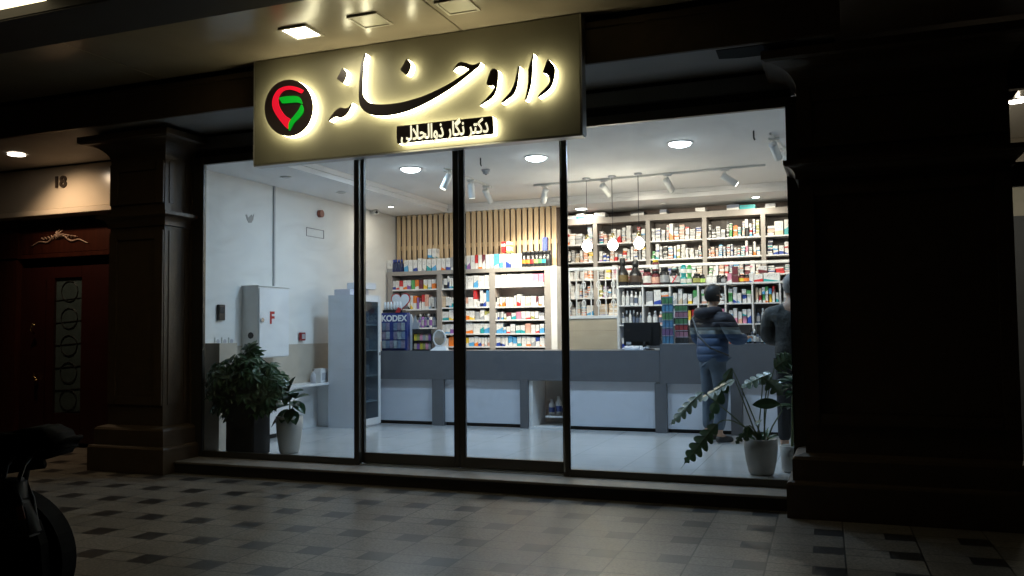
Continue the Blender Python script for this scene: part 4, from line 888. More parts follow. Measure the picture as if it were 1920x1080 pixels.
def topbox(px0, px1, tp, bt, ck, words, y=IY+.05, full=None):
    a = at(px0, 525, y=y).x; c_ = at(px1, 525, y=y).x; z1 = at(px0, tp, y=y).z; z0 = IZT+.001 if bt is None else at(px0, bt, y=y).z+.002
    carton(a, c_, z0, z1, y, .12, ck, words, 'boxes on top of the white cubby shelf', full=full)
topbox(1373, 1384, 516, None, 'm', 'lower dark red box of the pair on the white shelf top', full=True); topbox(1373, 1383, 500, 515, 'm', 'upper dark red box of the pair on the white shelf top', full=True)
topbox(1405, 1413, 512, None, 'w', 'small white box right of the orange jars'); topbox(1414, 1430, 514, None, 'r', 'white and red box near the right end of the white shelf top'); topbox(1432, 1462, 512, None, 't', 'long white box with teal wave at the right end of the white shelf top', full=False)
topbox(1422, 1438, 499, 512, 'm', 'dark red box behind the handrail on the white shelf', y=IY+.08); topbox(1364, 1372, 513, None, 'P', 'small pink and white box left of the dark red boxes')
# loose dark display at extreme left behind partition: grille with wooden panel
o = thing('metal_grille', 'white metal grille with ringed balusters over a beige panel', 'grille', (-3.05, 4.0, .9)); OX, OZ = -3.05, .9
gx0, gx1 = -3.44, ix(1157); 
PAN = pm('beige_panel', (.55, .45, .32), .35, var=.22, nscale=3)
bx('panel', PAN, o, gx0-OX, gx1-OX-.004, .0, .03, 0, .265); bx('panel', PAN, o, gx0-OX, gx1-OX-.004, .0, .03, -.9, -.002); bx('upper_panel', PAN, o, gx0-OX, gx1-OX-.004, .003, .03, .267, .42)
bx('bottom_rail', WMETAL, o, gx0-OX, gx1-OX-.003, -.01, .035, .421, .46, .004)
bx('top_rail', WMETAL, o, gx0-OX, gx1-OX, -.01, .04, 1.045, 1.085, .006)
for k in range(7):
    x = gx0-OX+.09+k*((gx1-gx0-.14)/6); zs = [.46, 1.045]; b = MB()
    b.tube([(x, .012, .46), (x, .012, 1.046)], .0085, 6)
    for zc_ in ((.62, .86) if k % 2 == 0 else (.74,)):
        b.tube([(x+.024*math.cos(a*PI/6), .012, zc_+.045*math.sin(a*PI/6)) for a in range(13)], .006, 5)
    b.build('baluster', WMETAL, o)
bx('end_post', WMETAL, o, gx1-OX+.001, gx1-OX+.016, -.012, .04, .0, 1.084)
t = thing('handrail', 'long white rail running behind the jars on the cubby shelf', 'handrail', (-1.6, 4.36, 1.98))
MB().box(-1.1, 1.6, -.02, .02, -.002, .035, .006).build('rail', WMETAL, t)
for x in (-.75, .1, .55, 1.0): MB().box(x-.012, x+.012, -.012, .012, -.24, -.003).build('support', WMETAL, t)

# ---- things on the counter
def CT(px, py, y): return at(px, py, y=y)
# blue stand with blister packs
y = 3.14; a = CT(715, 587, y); bq = CT(763, 661, y)
o = thing('blue_display_stand', 'dark blue counter display stand headed KODEX with hanging packs', 'display stand', (a.x, y, .936))
W_ = bq.x-a.x; H_ = a.z-.936
bx('board', pm('stand_blue', (.02, .04, .20), .35), o, 0, W_, 0, .09, .0, H_, .003)
text_mesh('heading', 'KODEX', .108, emis('pack_white', (1, 1, 1), 0.0) if False else WMETAL, o, face_y(W_*.5, -.002, H_-.075) @ Matrix.Shear('XY', 4, (.15, 0)), .001, .004)
for r_ in range(3):
    for k in range(6):
        if k == 2 and r_ < 2: continue
        MB().box(.02+k*(W_-.04)/6+.003, .02+(k+1)*(W_-.04)/6-.003, -.022, -.003, .03+(2-r_)*.115, .03+(2-r_)*.115+.10, .003).build('hanging_pack', pm('pack_'+'abc'[(k+r_) % 3], ((.16, .22, .32), (.22, .20, .28), (.30, .35, .38))[(k+r_) % 3], .3, var=.7, nscale=30), o)
o = thing('heart_display', 'white heart shaped display card with red rim on the blue stand', 'display card', (a.x+.11, y+.05, .938+H_))
hp = []
for k in range(32):
    th = 2*PI*k/32; hp.append((.0125*16*math.sin(th)**3, .0125*(13*math.cos(th)-5*math.cos(2*th)-2*math.cos(3*th)-math.cos(4*th))))
MB().prism([(x*.72+.12, .05, z*.7+.15) for x, z in hp], (0, .01, 0)).build('red_rim', pm('heart_red', (.5, .04, .04), .4), o)
MB().prism([(x*.64+.12, .045, z*.62+.15) for x, z in hp], (0, .004, 0)).build('white_heart', WHITEM, o)
bx('base_tray', BLACK, o, -.09, .2, -.05, .04, .001, .035)
for k in range(6): MB().lathe([(0, 0), (.018, 0), (.018, .05), (.014, .10), (0, .11)], -.07+.045*k, -.02, .036, 10).build('tube', WHITEM, o, True)
MB().prism([(.10, -.06, .0), (.17, -.06, .0), (.19, -.06, .05), (.14, -.06, .07)], (0, .006, 0)).build('red_flash', MATS['heart_red'], o)
y = 3.16; a = CT(773, 617, y); bq = CT(809, 657, y)
o = thing('black_card_rack', 'small black rack with two rows of coloured packets', 'display rack', (a.x, y, .936)); W_ = bq.x-a.x; H_ = a.z-.936
b = MB(); b.box(0, .008, 0, .1, 0, H_); b.box(W_-.008, W_, 0, .1, 0, H_); b.box(.008, W_-.008, .09, .1, 0, H_); b.box(.008, W_-.008, 0, .012, H_-.055, H_); b.box(.008, W_-.008, 0, .09, 0, .012); b.box(.008, W_-.008, 0, .09, .115, .125); b.build('rack', BLACK, o)
for r_ in range(2):
    for k in range(6): MB().box(.014+k*(W_-.028)/6, .010+(k+1)*(W_-.028)/6, .02, .05, (.013, .126)[r_], (.013, .126)[r_]+.085, .003).build('packet', pm('packet_'+'epyvPs'[(k+r_*2) % 6], C['epyvPs'[(k+r_*2) % 6]], .4, var=.4, nscale=25), o)
o = thing('white_partition', 'white board with jagged silver card between blue stand and black rack', 'board', (CT(764, 600, 3.3).x, 3.3, .936))
MB().prism([(0, 0, 0), (.075, 0, 0), (.075, 0, .42), (.05, 0, .47), (0, 0, .47)], (0, .02, 0)).build('board', WHITEM, o)
MB().prism([(.08, -.01, .16), (.2, -.01, .22), (.17, -.01, .30), (.20, -.01, .36), (.15, -.01, .36), (.12, -.01, .46), (.09, -.01, .38), (.075, -.01, .3)], (0, .006, 0)).build('jagged_card', pm('silver_card', (.6, .6, .6), .3, metal=.3), o)
y = 3.2; c = CT(824, 640, y)
o = thing('round_mirror', 'oval table mirror in a white frame on the counter', 'mirror', (c.x, y, .936)); MR = .085
b = MB(); b.tube([(MR*math.cos(2*PI*k/28), 0, .155+MR*1.18*math.sin(2*PI*k/28)) for k in range(29)], .011, 8, cap=False); b.build('frame', WHITEM, o, True)
mm = bpy.data.materials.new('mirror_silver'); mm.use_nodes = True; mm.node_tree.nodes['Principled BSDF'].inputs['Metallic'].default_value = 1; mm.node_tree.nodes['Principled BSDF'].inputs['Roughness'].default_value = .04; mm.node_tree.nodes['Principled BSDF'].inputs['Base Color'].default_value = (.7, .72, .73, 1)
MB().prism([(MR*.97*math.cos(2*PI*k/28), 0, .155+MR*1.15*math.sin(2*PI*k/28)) for k in range(28)], (0, .004, 0)).build('glass', mm, o)
MB().prism([(-.11, -.05, 0), (.13, -.05, 0), (.08, -.0, .055), (-.05, 0, .055)], (0, .06, 0)).build('foot', WHITEM, o)
# monitor
y = 3.32; a = CT(1169, 605, y); bq = CT(1238, 648, y)
o = thing('computer_monitor', 'black computer monitor seen from behind on the counter', 'monitor', ((a.x+bq.x)/2, y, .936)); W_ = (bq.x-a.x)/2
bx('screen_back', BLACK, o, -W_, W_, 0, .03, bq.z-.936, a.z-.936, .006); bx('rear_bulge', BLACK, o, -W_*.6, W_*.6, -.025, -.001, bq.z-.9, a.z-.99, .01)
MB().tube([(.03, .0, .10), (.03, .02, .01)], .022, 10).lathe([(0, 0), (.11, 0), (.11, .008), (.03, .014), (0, .014)], .03, .03, 0, 20).build('stand', BLACK, o, True)
bx('sticker', TG, o, -W_+.03, -W_+.09, -.0035, -.0005, bq.z-.936+.015, bq.z-.936+.045)
o = thing('paper_bundle', 'crumpled pale plastic bag lying beside the monitor foot', 'bag', (a.x+.02, 3.2, .936))
b = MB(); bmesh.ops.create_icosphere(b.bm, subdivisions=3, radius=1.0)
for v in b.bm.verts: 
    n_ = 1+.25*math.sin(v.co.x*9+v.co.y*5)*math.cos(v.co.z*8+v.co.x*3); v.co = Vector((v.co.x*.14*n_+.12, v.co.y*.05, max(0, v.co.z)*.05*n_))
b.build('bag_body', pm('bag_white', (.5, .53, .6), .4, var=.2, nscale=20), o); MB().tube([(.2, 0, .01), (.26, 0, .03), (.3, .01, .02)], .008, 6).build('knot', MATS['bag_white'], o)
# two revolving racks
for k, (p0, p1, tp, cks) in enumerate(((1240, 1262, 556, 'cpcgcg'), (1264, 1290, 572, 'kPrgPg'))):
    y = 3.16+.05*k; a = CT(p0, tp, y); c_ = CT(p1, 640, y)
    o = thing('card_rack', ('tall light blue rack of packets beside the monitor', 'dark rack of red and green packets left of the man in the blue jacket')[k], 'display rack', (a.x, y, 1.006)); W_ = c_.x-a.x; H_ = a.z-1.006
    bx('back_board', pm('rack_blue' if k == 0 else 'rack_dark', (.10, .25, .40) if k == 0 else (.06, .05, .06), .4), o, 0, W_, .05, .06, 0, H_)
    n = 6
    for r_ in range(n):
        z0 = r_*H_/n; bx('rack_tier', TG, o, 0, W_, .0, .049, z0, z0+.006)
        for j in range(3): MB().box(j*W_/3+.003, (j+1)*W_/3-.003, .006, .03, z0+.007, z0+H_/n-.012, .002).build('packet', pm('rk_'+cks[r_], tuple(.45*v+.04 for v in C[cks[r_]]), .35, var=.5, nscale=30), o)
o = thing('orange_box', 'bright orange box on the raised counter beside the man', 'box', (*CT(1374, 640, 3.2)[:2], 1.006)); MB().box(-.035, .035, -.03, .03, 0, .085, .003).build('carton_body', pm('orange_card', (.8, .14, .03), .4), o); MB().box(-.02, .02, -.033, -.031, .02, .05).build('label', WHITEM, o)
rr = random.Random(8)
for k in range(9):
    px = 1402+k*4.6; p = CT(px, 640, 3.22+.05*(k % 3)); bottle(p.x, p.y, 1.006, .014, rr.uniform(.10, .19), rr.choice('kSckS'), f'small dark bottle {ORD[k]} from the left in the row on the raised counter', 'small bottles on the raised counter', rr.choice('kwr'), labk=rr.choice('cws'))
for k, (px, ck) in enumerate(((1386, 'n'), (1394, 'w'))):
    p = CT(px, 640, 3.25); carton(p.x-.02, p.x+.02, 1.006, 1.006+.07, 3.23, .06, ck, ('low salmon box on the raised counter', 'low white box on the raised counter')[k], 'small boxes on the raised counter')

# ================================================================== PLANTS
def leaf_oval(bm, base, d, n, L, W, fold=.25, seg=5, droop=.2):
    d = d.normalized(); s = d.cross(n).normalized(); n = s.cross(d).normalized()
    mid, lf, rt = [], [], []
    for k in range(seg+1):
        t = k/seg; w_ = W*math.sin(PI*min(1, t*.98+.01))**.75*(1-.15*t)
        p = base+d*(L*t)-n*(droop*L*t*t)
        mid.append(bm.verts.new(p)); lf.append(bm.verts.new(p+s*w_+n*fold*w_)); rt.append(bm.verts.new(p-s*w_+n*fold*w_))
    for k in range(seg):
        bm.faces.new((mid[k], mid[k+1], lf[k+1], lf[k])); bm.faces.new((mid[k+1], mid[k], rt[k], rt[k+1]))
def leaf_lobed(bm, base, tip, n, W, lobes=5, droop=.12, cut=.62):
    d = tip-base; L = d.length; d.normalize(); s = d.cross(n).normalized(); n = s.cross(d).normalized()
    def P(t, o): return base+d*(L*t)+s*o+n*(.10*abs(o)-droop*L*(t*t)-.45*o*o/max(W, .01)*.6)
    N = lobes*6
    for sg in (-1, 1):
        prev = None
        for k in range(N+1):
            t = k/N; env = W*(math.sin(PI*min(1, t*.9+.12))**.7)
            ph = (t*lobes) % 1.0; lob = (1-cut)+cut*(math.sin(PI*ph)**.6)
            if t > .93: lob *= .6
            o = env*lob*sg; tt = t+.07*(abs(o)/W)*1.1 if t < .9 else t
            a, b_ = bm.verts.new(P(t, 0)), bm.verts.new(P(min(1.02, tt), o))
            if prev: bm.faces.new((prev[0], a, b_, prev[1]) if sg > 0 else (a, prev[0], prev[1], b_))
            prev = (a, b_)
rp = random.Random(21)
# dwarf umbrella tree in the black planter
pl = thing('umbrella_plant', 'large bushy dark green plant in a tall black planter at the left window', 'potted plant', (-5.48, .26, 0))
b = MB(); b.box(-.165, .165, -.13, .13, 0.001, .50, .008); b.build('planter', pm('planter_black', (.012, .012, .014), .4), pl)
MB().box(-.15, .15, -.115, .115, .501, .508).build('soil', SOIL, pl)
b = MB(); heads = []
for k in range(9):
    a = rp.uniform(0, 2*PI); r0 = rp.uniform(.02, .08); top = Vector((rp.uniform(-.36, .22), rp.uniform(-.16, .14), rp.uniform(.72, .95)))
    pts = [Vector((r0*math.cos(a), r0*math.sin(a), .5))]; pts.append(pts[0].lerp(top, .5)+Vector((rp.uniform(-.03, .03), 0, .03))); pts.append(top); b.tube(pts, .010, 6, .005); heads.append(top)
b.build('stems', pm('bark', (.10, .07, .04), .7, var=.3), pl)
b = MB()
for k in range(300):
    for _ in range(30):
        c = Vector((rp.uniform(-.47, .40), rp.uniform(-.20, .17), rp.uniform(.26, 1.06)))
        e = ((c.x+.05)/.43)**2+(c.y/.22)**2+((c.z-.70)/.37)**2
        top_ok = c.z < 0.92+.13*math.sin(c.x*16+1.0)
        if .12 < e < 1.0 and top_ok and not (c.z < .52 and abs(c.x) < .10): break
    ax = Vector((c.x*.8+rp.uniform(-.4, .4), c.y*1.5-.35+rp.uniform(-.4, .4), rp.uniform(.25, 1.0))).normalized()
    u_ = ax.orthogonal().normalized(); v_ = ax.cross(u_)
    n_ = rp.randint(6, 8); L_ = rp.uniform(.07, .115)
    for j in range(n_):
        a = 2*PI*j/n_+rp.uniform(-.15, .15); d = (u_*math.cos(a)+v_*math.sin(a))*1.0+ax*rp.uniform(-.25, .15)
        leaf_oval(b.bm, c+d*.008, d, ax, L_*rp.uniform(.85, 1.1), L_*.24, seg=3, droop=.35)
    b.tube([c-ax*.07-Vector((0, 0, .02)), c], .0022, 4)
b.build('foliage', LEAF, pl)
# rubber plant in the white pot
pl = thing('rubber_plant', 'small broad leaved plant in a white round pot beside the black planter', 'potted plant', (-5.12, .43, 0))
MB().lathe([(0, .001), (.085, .001), (.10, .03), (.125, .22), (.132, .36), (.12, .365), (.115, .33), (0, .33)], seg=28).build('pot', pm('white_ceramic', (.45, .44, .42), .35, var=.05), pl, True)
MB().lathe([(0, .331), (.113, .331)], seg=24).build('soil', SOIL, pl)
b = MB(); b.tube([(0, 0, .33), (.02, -.02, .5), (.0, -.02, .60)], .008, 6); b.tube([(0, 0, .36), (.07, -.04, .45), (.09, -.05, .52)], .007, 6); b.build('stem', STEM, pl)
b = MB()
for (x, y, z, dx, dy, dz, L_) in ((.0, -.02, .58, .1, -.05, .5, .12), (0, -.02, .56, .55, -.1, .35, .13), (0, -.02, .54, -.6, -.1, .25, .13), (.02, -.02, .50, .8, -.2, -.1, .13), (.02, -.02, .47, -.8, -.3, -.05, .14), (.08, -.05, .52, .8, 0, .5, .12), (.09, -.05, .50, .9, -.3, -.35, .12), (.06, -.04, .44, .2, -.8, -.5, .12), (.0, -.02, .43, -.5, -.6, -.5, .12), (0, -.02, .40, .1, -.9, -.3, .11), (.05, -.03, .42, .6, -.5, -.6, .11), (-.01, -.02, .46, -.3, -.7, .3, .12), (.02, -.03, .60, .5, -.6, .2, .13), (.0, -.03, .62, -.5, -.4, .6, .13), (.03, -.03, .56, .3, -.9, -.1, .13), (-.02, -.03, .52, -.7, -.7, .1, .13), (.05, -.03, .48, .9, -.6, .2, .13), (-.03, -.03, .38, -.8, -.5, -.5, .12), (.10, -.05, .54, .3, -.8, .6, .12)):
    d = Vector((dx, dy, dz)); leaf_oval(b.bm, Vector((x, y, z)), d, Vector((0, -.35, 1)), L_*1.45, .060, seg=6, droop=.3, fold=.2)
b.build('foliage', LEAF2, pl)
# split leaf philodendron on the right
pl = thing('split_leaf_plant', 'sprawling split leaf plant in a grey white pot at the right window', 'potted plant', (-.665, .53, 0)); PO = Vector((-.665, .53, 0))
MB().lathe([(0, .001), (.085, .001), (.10, .02), (.122, .12), (.132, .22), (.130, .285), (.118, .287), (.115, .26), (0, .26)], seg=30).build('pot', pm('stone_pot', (.26, .24, .215), .55, var=.06), pl, True)
MB().lathe([(0, .261), (.112, .261)], seg=24).build('soil', SOIL, pl)
def PP(px, py, y): return at(px, py, y=y)-PO
LEAVES = [  # petiole via, leaf base, leaf tip, y, half width, lobes, normal
 ((1350, 757), (1318, 735), (1251, 792), .42, .085, 6, (0.1, -.5, 1)),
 ((1368, 770), (1345, 795), (1277, 868), .36, .085, 6, (-.2, -1, .5)),
 ((1385, 730), (1378, 712), (1303, 748), .50, .075, 6, (0.0, -.4, 1)),
 ((1392, 730), (1372, 690), (1322, 790), .58, .07, 5, (-.5, -.9, .3)),
 ((1428, 740), (1447, 700), (1385, 722), .45, .085, 5, (0, -.6, 1)),
 ((1430, 740), (1430, 706), (1470, 738), .40, .08, 4, (0.1, -.7, .9)),
 ((1436, 740), (1452, 690), (1485, 665), .62, .09, 5, (0, -1, .5)),
 ((1404, 790), (1404, 800), (1398, 828), .42, .04, 3, (0, -1, .3)),
 ((1418, 800), (1418, 790), (1424, 752+40), .46, .04, 3, (0, -1, .6)),
 ((1400, 780), (1393, 812), (1380, 832), .38, .03, 3, (0, -1, .6)),
]
lb, sb = MB(), MB(); root = Vector((0, 0, .27))
for via, bs, tp, y, W_, nl, nn in LEAVES:
    v1, v2, v3 = PP(*via, y+.0), PP(*bs, y), PP(*tp, y-.05)
    p0 = root+Vector((rp.uniform(-.04, .04), rp.uniform(-.03, .03), 0)); pts = []
    for k in range(9):
        t = k/8; pts.append((1-t)**2*p0+2*t*(1-t)*v1+t*t*v2)
    sb.tube(pts, .0065, 6, .004); leaf_lobed(lb.bm, v2, v3, Vector(nn), W_, nl); sb.tube([v2.lerp(v3, k/5)-Vector((0, 0, .10*(v3-v2).length*(k/5)**2)) for k in range(6)], .0035, 5, .001)
p0 = PP(1462, 757, .45); p1 = PP(1411, 758, .40); leaf_oval(lb.bm, p0, p1-p0, Vector((0, -.9, .5)), (p1-p0).length, .052, seg=8, droop=.05); sb.tube([root+Vector((.05, 0, 0)), PP(1448, 800, .45), PP(1466, 770, .45), p0], .007, 6, .004)
for k in range(8):
    a = 2*PI*k/8; d = Vector((math.cos(a), math.sin(a)*.7, rp.uniform(.5, 1.2))); leaf_oval(lb.bm, root+Vector((rp.uniform(-.05, .05), rp.uniform(-.05, .05), 0)), d, Vector((0, -.5, 1)), rp.uniform(.09, .15), .018, seg=4)
lb.build('foliage', LEAF, pl); sb.build('stems', STEM, pl)
pl = thing('small_white_pot', 'plain white pot at the far right window edge behind the larger pot', 'plant pot', (-.435, .72, 0)); PO2 = Vector((-.435, .72, 0))
MB().lathe([(0, .001), (.07, .001), (.085, .02), (.10, .215), (.092, .218), (.088, .20), (0, .20)], seg=26).build('pot', MATS['white_ceramic'], pl, True)
b = MB(); b.tube([(0, 0, .2), (.01, 0, .55), (.03, .02, .85)], .012, 8, .006); b.build('stem', STEM, pl)
b = MB()
for k in range(34):
    z = rp.uniform(.42, .92); a = rp.uniform(0, 2*PI); d = Vector((math.cos(a), math.sin(a), rp.uniform(-.2, .9))); leaf_oval(b.bm, Vector((.01+z*.02, 0, z)), d, Vector((0, -.3, 1)), rp.uniform(.10, .17), .03, seg=5, droop=.35)
b.build('foliage', LEAF2, pl)

# ================================================================== PEOPLE
def skin(name, nodes, edges, m, parent, sub=2, root=0):
    me = bpy.data.meshes.new(name); keys = list(nodes); ix_ = {k: i for i, k in enumerate(keys)}
    me.from_pydata([nodes[k][0] for k in keys], [(ix_[a], ix_[c_]) for a, c_ in edges], [])
    o = bpy.data.objects.new(name, me); COL.objects.link(o)
    sk = o.modifiers.new('s', 'SKIN'); sk.use_smooth_shade = True; sk.branch_smoothing = .6
    lay = me.skin_vertices[0].data if me.skin_vertices else None
    if lay is None:
        bmm = bmesh.new(); bmm.from_mesh(me); bmm.verts.layers.skin.verify(); bmm.to_mesh(me); bmm.free(); lay = me.skin_vertices[0].data
    for k in keys:
        r = nodes[k][1]; lay[ix_[k]].radius = (r, r) if isinstance(r, (int, float)) else r
        lay[ix_[k]].use_root = (ix_[k] == root)
    ss = o.modifiers.new('u', 'SUBSURF'); ss.levels = sub; ss.render_levels = sub
    dg = bpy.context.evaluated_depsgraph_get(); nm = bpy.data.meshes.new_from_object(o.evaluated_get(dg)); nm.name = name
    bpy.data.objects.remove(o)
    nm.materials.clear(); nm.materials.append(m)
    for p in nm.polygons: p.use_smooth = True
    q = bpy.data.objects.new(name, nm); COL.objects.link(q); q.parent = parent; return q
SKIN = pm('skin', (.42, .26, .18), .55, var=.08)
def zband(name, stops, rough=.7, quilt=0):
    m = bpy.data.materials.new(name); m.use_nodes = True; n = m.node_tree.nodes; L = m.node_tree.links; bs = n['Principled BSDF']
    tc = n.new('ShaderNodeTexCoord'); sx = n.new('ShaderNodeSeparateXYZ'); L.new(tc.outputs['Object'], sx.inputs[0])
    r = n.new('ShaderNodeValToRGB'); r.color_ramp.interpolation = 'CONSTANT'; L.new(math_n(n, L, 'DIVIDE', sx.outputs[2], 2.0), r.inputs[0])
    while len(r.color_ramp.elements) < len(stops): r.color_ramp.elements.new(.5)
    for e, (z, c_) in zip(r.color_ramp.elements, stops): e.position = z/2.0; e.color = (*c_, 1)
    L.new(r.outputs[0], bs.inputs['Base Color']); bs.inputs['Roughness'].default_value = rough
    no = n.new('ShaderNodeTexNoise'); no.inputs['Scale'].default_value = 14; L.new(tc.outputs['Object'], no.inputs[0])
    h = no.outputs[0]
    if quilt:
        sn = math_n(n, L, 'ABSOLUTE', math_n(n, L, 'SINE', math_n(n, L, 'MULTIPLY', sx.outputs[2], quilt))); h = math_n(n, L, 'ADD', math_n(n, L, 'POWER', sn, .5), math_n(n, L, 'MULTIPLY', h, .5))
    bp = n.new('ShaderNodeBump'); bp.inputs['Strength'].default_value = .8; bp.inputs['Distance'].default_value = .02; L.new(h, bp.inputs['Height']); L.new(bp.outputs[0], bs.inputs['Normal'])
    return m
def V3(x, y, z): return Vector((x, y, z))
def person(name_label, loc, rz, H, bald, jacket, trousers, arm_r, arm_l, hairm, shoe, bulk=1.0, head_turn=0.0):
    s = H/1.62; t = thing('person', name_label, 'person', loc, rz)
    def sc(d): return {k: (V3(*p)*s, (r*s if isinstance(r, (int, float)) else (r[0]*s, r[1]*s))) for k, (p, r) in d.items()}
    ht = head_turn; hx = .015
    N = dict(pelvis=((0, 0, .86), (.085, .07)), waist=((0, .0, .99), (.105, .08)), chest=((0, .0, 1.17), (.15, .105)), upper=((0, -.005, 1.29), (.12, .085)), neck=((0, .0, 1.385), .055), neck2=((0, .015, 1.43), .052), jaw=((0, .035, 1.475), (.062, .068)), skull=((0, .03, 1.535), (.078, .092)), crown=((0, .02, 1.585), (.062, .075)),
             nose0=((0, .105, 1.515), .016), nose=((0, .135, 1.500), .010), chin=((0, .095, 1.455), .026), earl=((-.088, .02, 1.51), (.016, .010)), earr=((.088, .02, 1.51), (.016, .010)),
             hipl=((-.085, 0, .82), .088), hipr=((.085, 0, .82), .088), kneel=((-.095, .02, .46), .056), kneer=((.10, .03, .46), .056), ankl=((-.10, 0, .09), .040), ankr=((.11, -.03, .09), .040), toel=((-.11, .10, .035), (.026, .018)), toer=((.13, .08, .035), (.026, .018)),
             shl=((-.175, 0, 1.29), .058), shr=((.175, 0, 1.29), .058))
    E_ = [('pelvis', 'waist'), ('waist', 'chest'), ('chest', 'upper'), ('upper', 'neck'), ('neck', 'neck2'), ('neck2', 'jaw'), ('jaw', 'skull'), ('skull', 'crown'), ('skull', 'nose0'), ('nose0', 'nose'), ('jaw', 'chin'), ('skull', 'earl'), ('skull', 'earr'), ('pelvis', 'hipl'), ('pelvis', 'hipr'), ('hipl', 'kneel'), ('hipr', 'kneer'), ('kneel', 'ankl'), ('kneer', 'ankr'), ('ankl', 'toel'), ('ankr', 'toer'), ('upper', 'shl'), ('upper', 'shr')]
    for sd, sh, (el, wr, hd) in (('l', 'shl', arm_l), ('r', 'shr', arm_r)):
        el, wr, hd = V3(*el), V3(*wr), V3(*hd)
        N['el'+sd] = (tuple(el), .042); N['wr'+sd] = (tuple(wr), .027); N['pa'+sd] = (tuple(wr.lerp(hd, .45)), (.036, .016))
        E_ += [(sh, 'el'+sd), ('el'+sd, 'wr'+sd), ('wr'+sd, 'pa'+sd)]
        d = (hd-wr).normalized(); side = d.cross(V3(0, 0, 1)).normalized()
        for f in range(4):
            b0 = wr+d*.075+side*(.027-.018*f); L_ = (.055, .068, .064, .05)[f]
            N[f'f{sd}{f}a'] = (tuple(b0), .009); N[f'f{sd}{f}b'] = (tuple(b0+d*L_*.6+V3(0, 0, -.012)), .008); N[f'f{sd}{f}c'] = (tuple(b0+d*L_*.85+V3(0, 0, -.034)), .006)
            E_ += [('pa'+sd, f'f{sd}{f}a'), (f'f{sd}{f}a', f'f{sd}{f}b'), (f'f{sd}{f}b', f'f{sd}{f}c')]
        tb = wr+d*.03+side*(.035 if sd == 'l' else -.035)
        N[f't{sd}a'] = (tuple(tb), .011); N[f't{sd}b'] = (tuple(tb+d*.04+V3(0, 0, -.015)), .008); E_ += [('pa'+sd, f't{sd}a'), (f't{sd}a', f't{sd}b')]
    # turn the head about the neck
    for k in ('jaw', 'skull', 'crown', 'nose0', 'nose', 'chin', 'earl', 'earr'):
        p, r = N[k]; v = V3(*p)-V3(0, .0, 1.43); v.rotate(Matrix.Rotation(ht, 3, 'Z')); N[k] = (tuple(v+V3(0, .0, 1.43)), r)
    skin('body', sc(N), E_, SKIN, t, 2)
    def P_(k): return V3(*N[k][0])
    B = bulk
    J = dict(p=((0, .0, .775), (.172*B, .135*B)), w=((0, .0, .97), (.165*B, .13*B)), c=((0, .0, 1.15), (.19*B, .14*B)), u=((0, -.01, 1.285), (.16*B, .115*B)), n=((0, .0, 1.37), (.085, .075)), sl=((-.185*B, 0, 1.285), .085*B), sr=((.185*B, 0, 1.285), .085*B))
    JE = [('p', 'w'), ('w', 'c'), ('c', 'u'), ('u', 'n'), ('u', 'sl'), ('u', 'sr')]
    for sd in 'lr':
        el, wr = P_('el'+sd), P_('wr'+sd); J['e'+sd] = (tuple(el), .068*B); J['h'+sd] = (tuple(el.lerp(wr, .9)), .047*B); JE += [('s'+sd, 'e'+sd), ('e'+sd, 'h'+sd)]
    skin('jacket', sc(J), JE, jacket, t, 2)
    T = dict(p=((0, 0, .93), (.13, .105)), hl=((-.082, 0, .78), .088), hr=((.082, 0, .78), .088), kl=((-.096, .02, .46), .072), kr=((.101, .03, .46), .072), al=((-.10, .0, .12), .058), ar=((.11, -.03, .12), .058))
    skin('trousers', sc(T), [('p', 'hl'), ('p', 'hr'), ('hl', 'kl'), ('hr', 'kr'), ('kl', 'al'), ('kr', 'ar')], trousers, t, 2)
    for nm, a, c_ in (('shoe', 'ankl', 'toel'), ('shoe', 'ankr', 'toer')):
        pa, pc = P_(a), P_(c_); d = (pc-pa); d.z = 0; d.normalize(); bs = V3(pa.x, pa.y, .045)
        skin(nm, sc({'h': (tuple(bs-d*.035), (.045, .040)), 'm': (tuple(bs+d*.07), (.048, .040)), 't': (tuple(bs+d*.16+V3(0, 0, -.008)), (.044, .030))}), [('h', 'm'), ('m', 't')], shoe, t, 2)
    # hair cap over the back and top of the skull
    bmh = MB(); bmesh.ops.create_uvsphere(bmh.bm, u_segments=24, v_segments=16, radius=1.0)
    for v in list(bmh.bm.verts):
        if (v.co.y > .42 and v.co.z < .25) or v.co.z < -.82: bmh.bm.verts.remove(v)
    Rz = Matrix.Rotation(ht, 3, 'Z'); ctr = P_('skull')
    for v in bmh.bm.verts:
        n_ = 1+.03*math.sin(v.co.x*21+v.co.z*17); q = Vector((v.co.x*.084*n_, v.co.y*.100*n_-.004, (v.co.z*.092 if v.co.z > 0 else v.co.z*.125)*n_+.012))
        q.rotate(Rz); v.co = (q+ctr)*s
    bmh.build('hair', hairm, t, True)
    b = MB()
    for sg in (-1, 1):
        q = Vector((sg*.032, .108, .0)); q.rotate(Rz); b.lathe([(0, -.008), (.009, 0), (0, .008)], *(list(((q+ctr)*s).xy)), (ctr.z-.012)*s, 8)
    b.build('eyes', BLACK, t)
    b = MB(); q0 = [Vector((x, .118-.004*abs(x)/.02, -.065)) for x in (-.024, 0, .024)]
    for q in q0: q.rotate(Rz)
    b.tube([(q+ctr)*s for q in q0], .005, 6); b.build('mouth', pm('lips', (.30, .12, .10), .5), t)
    return t
JACK = zband('jacket_cloth', [(0, (.010, .010, .016)), (.80, (.010, .010, .016)), (.825, (.030, .065, .14)), (1.11, (.17, .205, .215)), (1.185, (.010, .010, .018))], quilt=38)
JEANS = pm('pale_jeans', (.07, .10, .14), .8, var=.35, nscale=12, bump=.5, bscale=25)
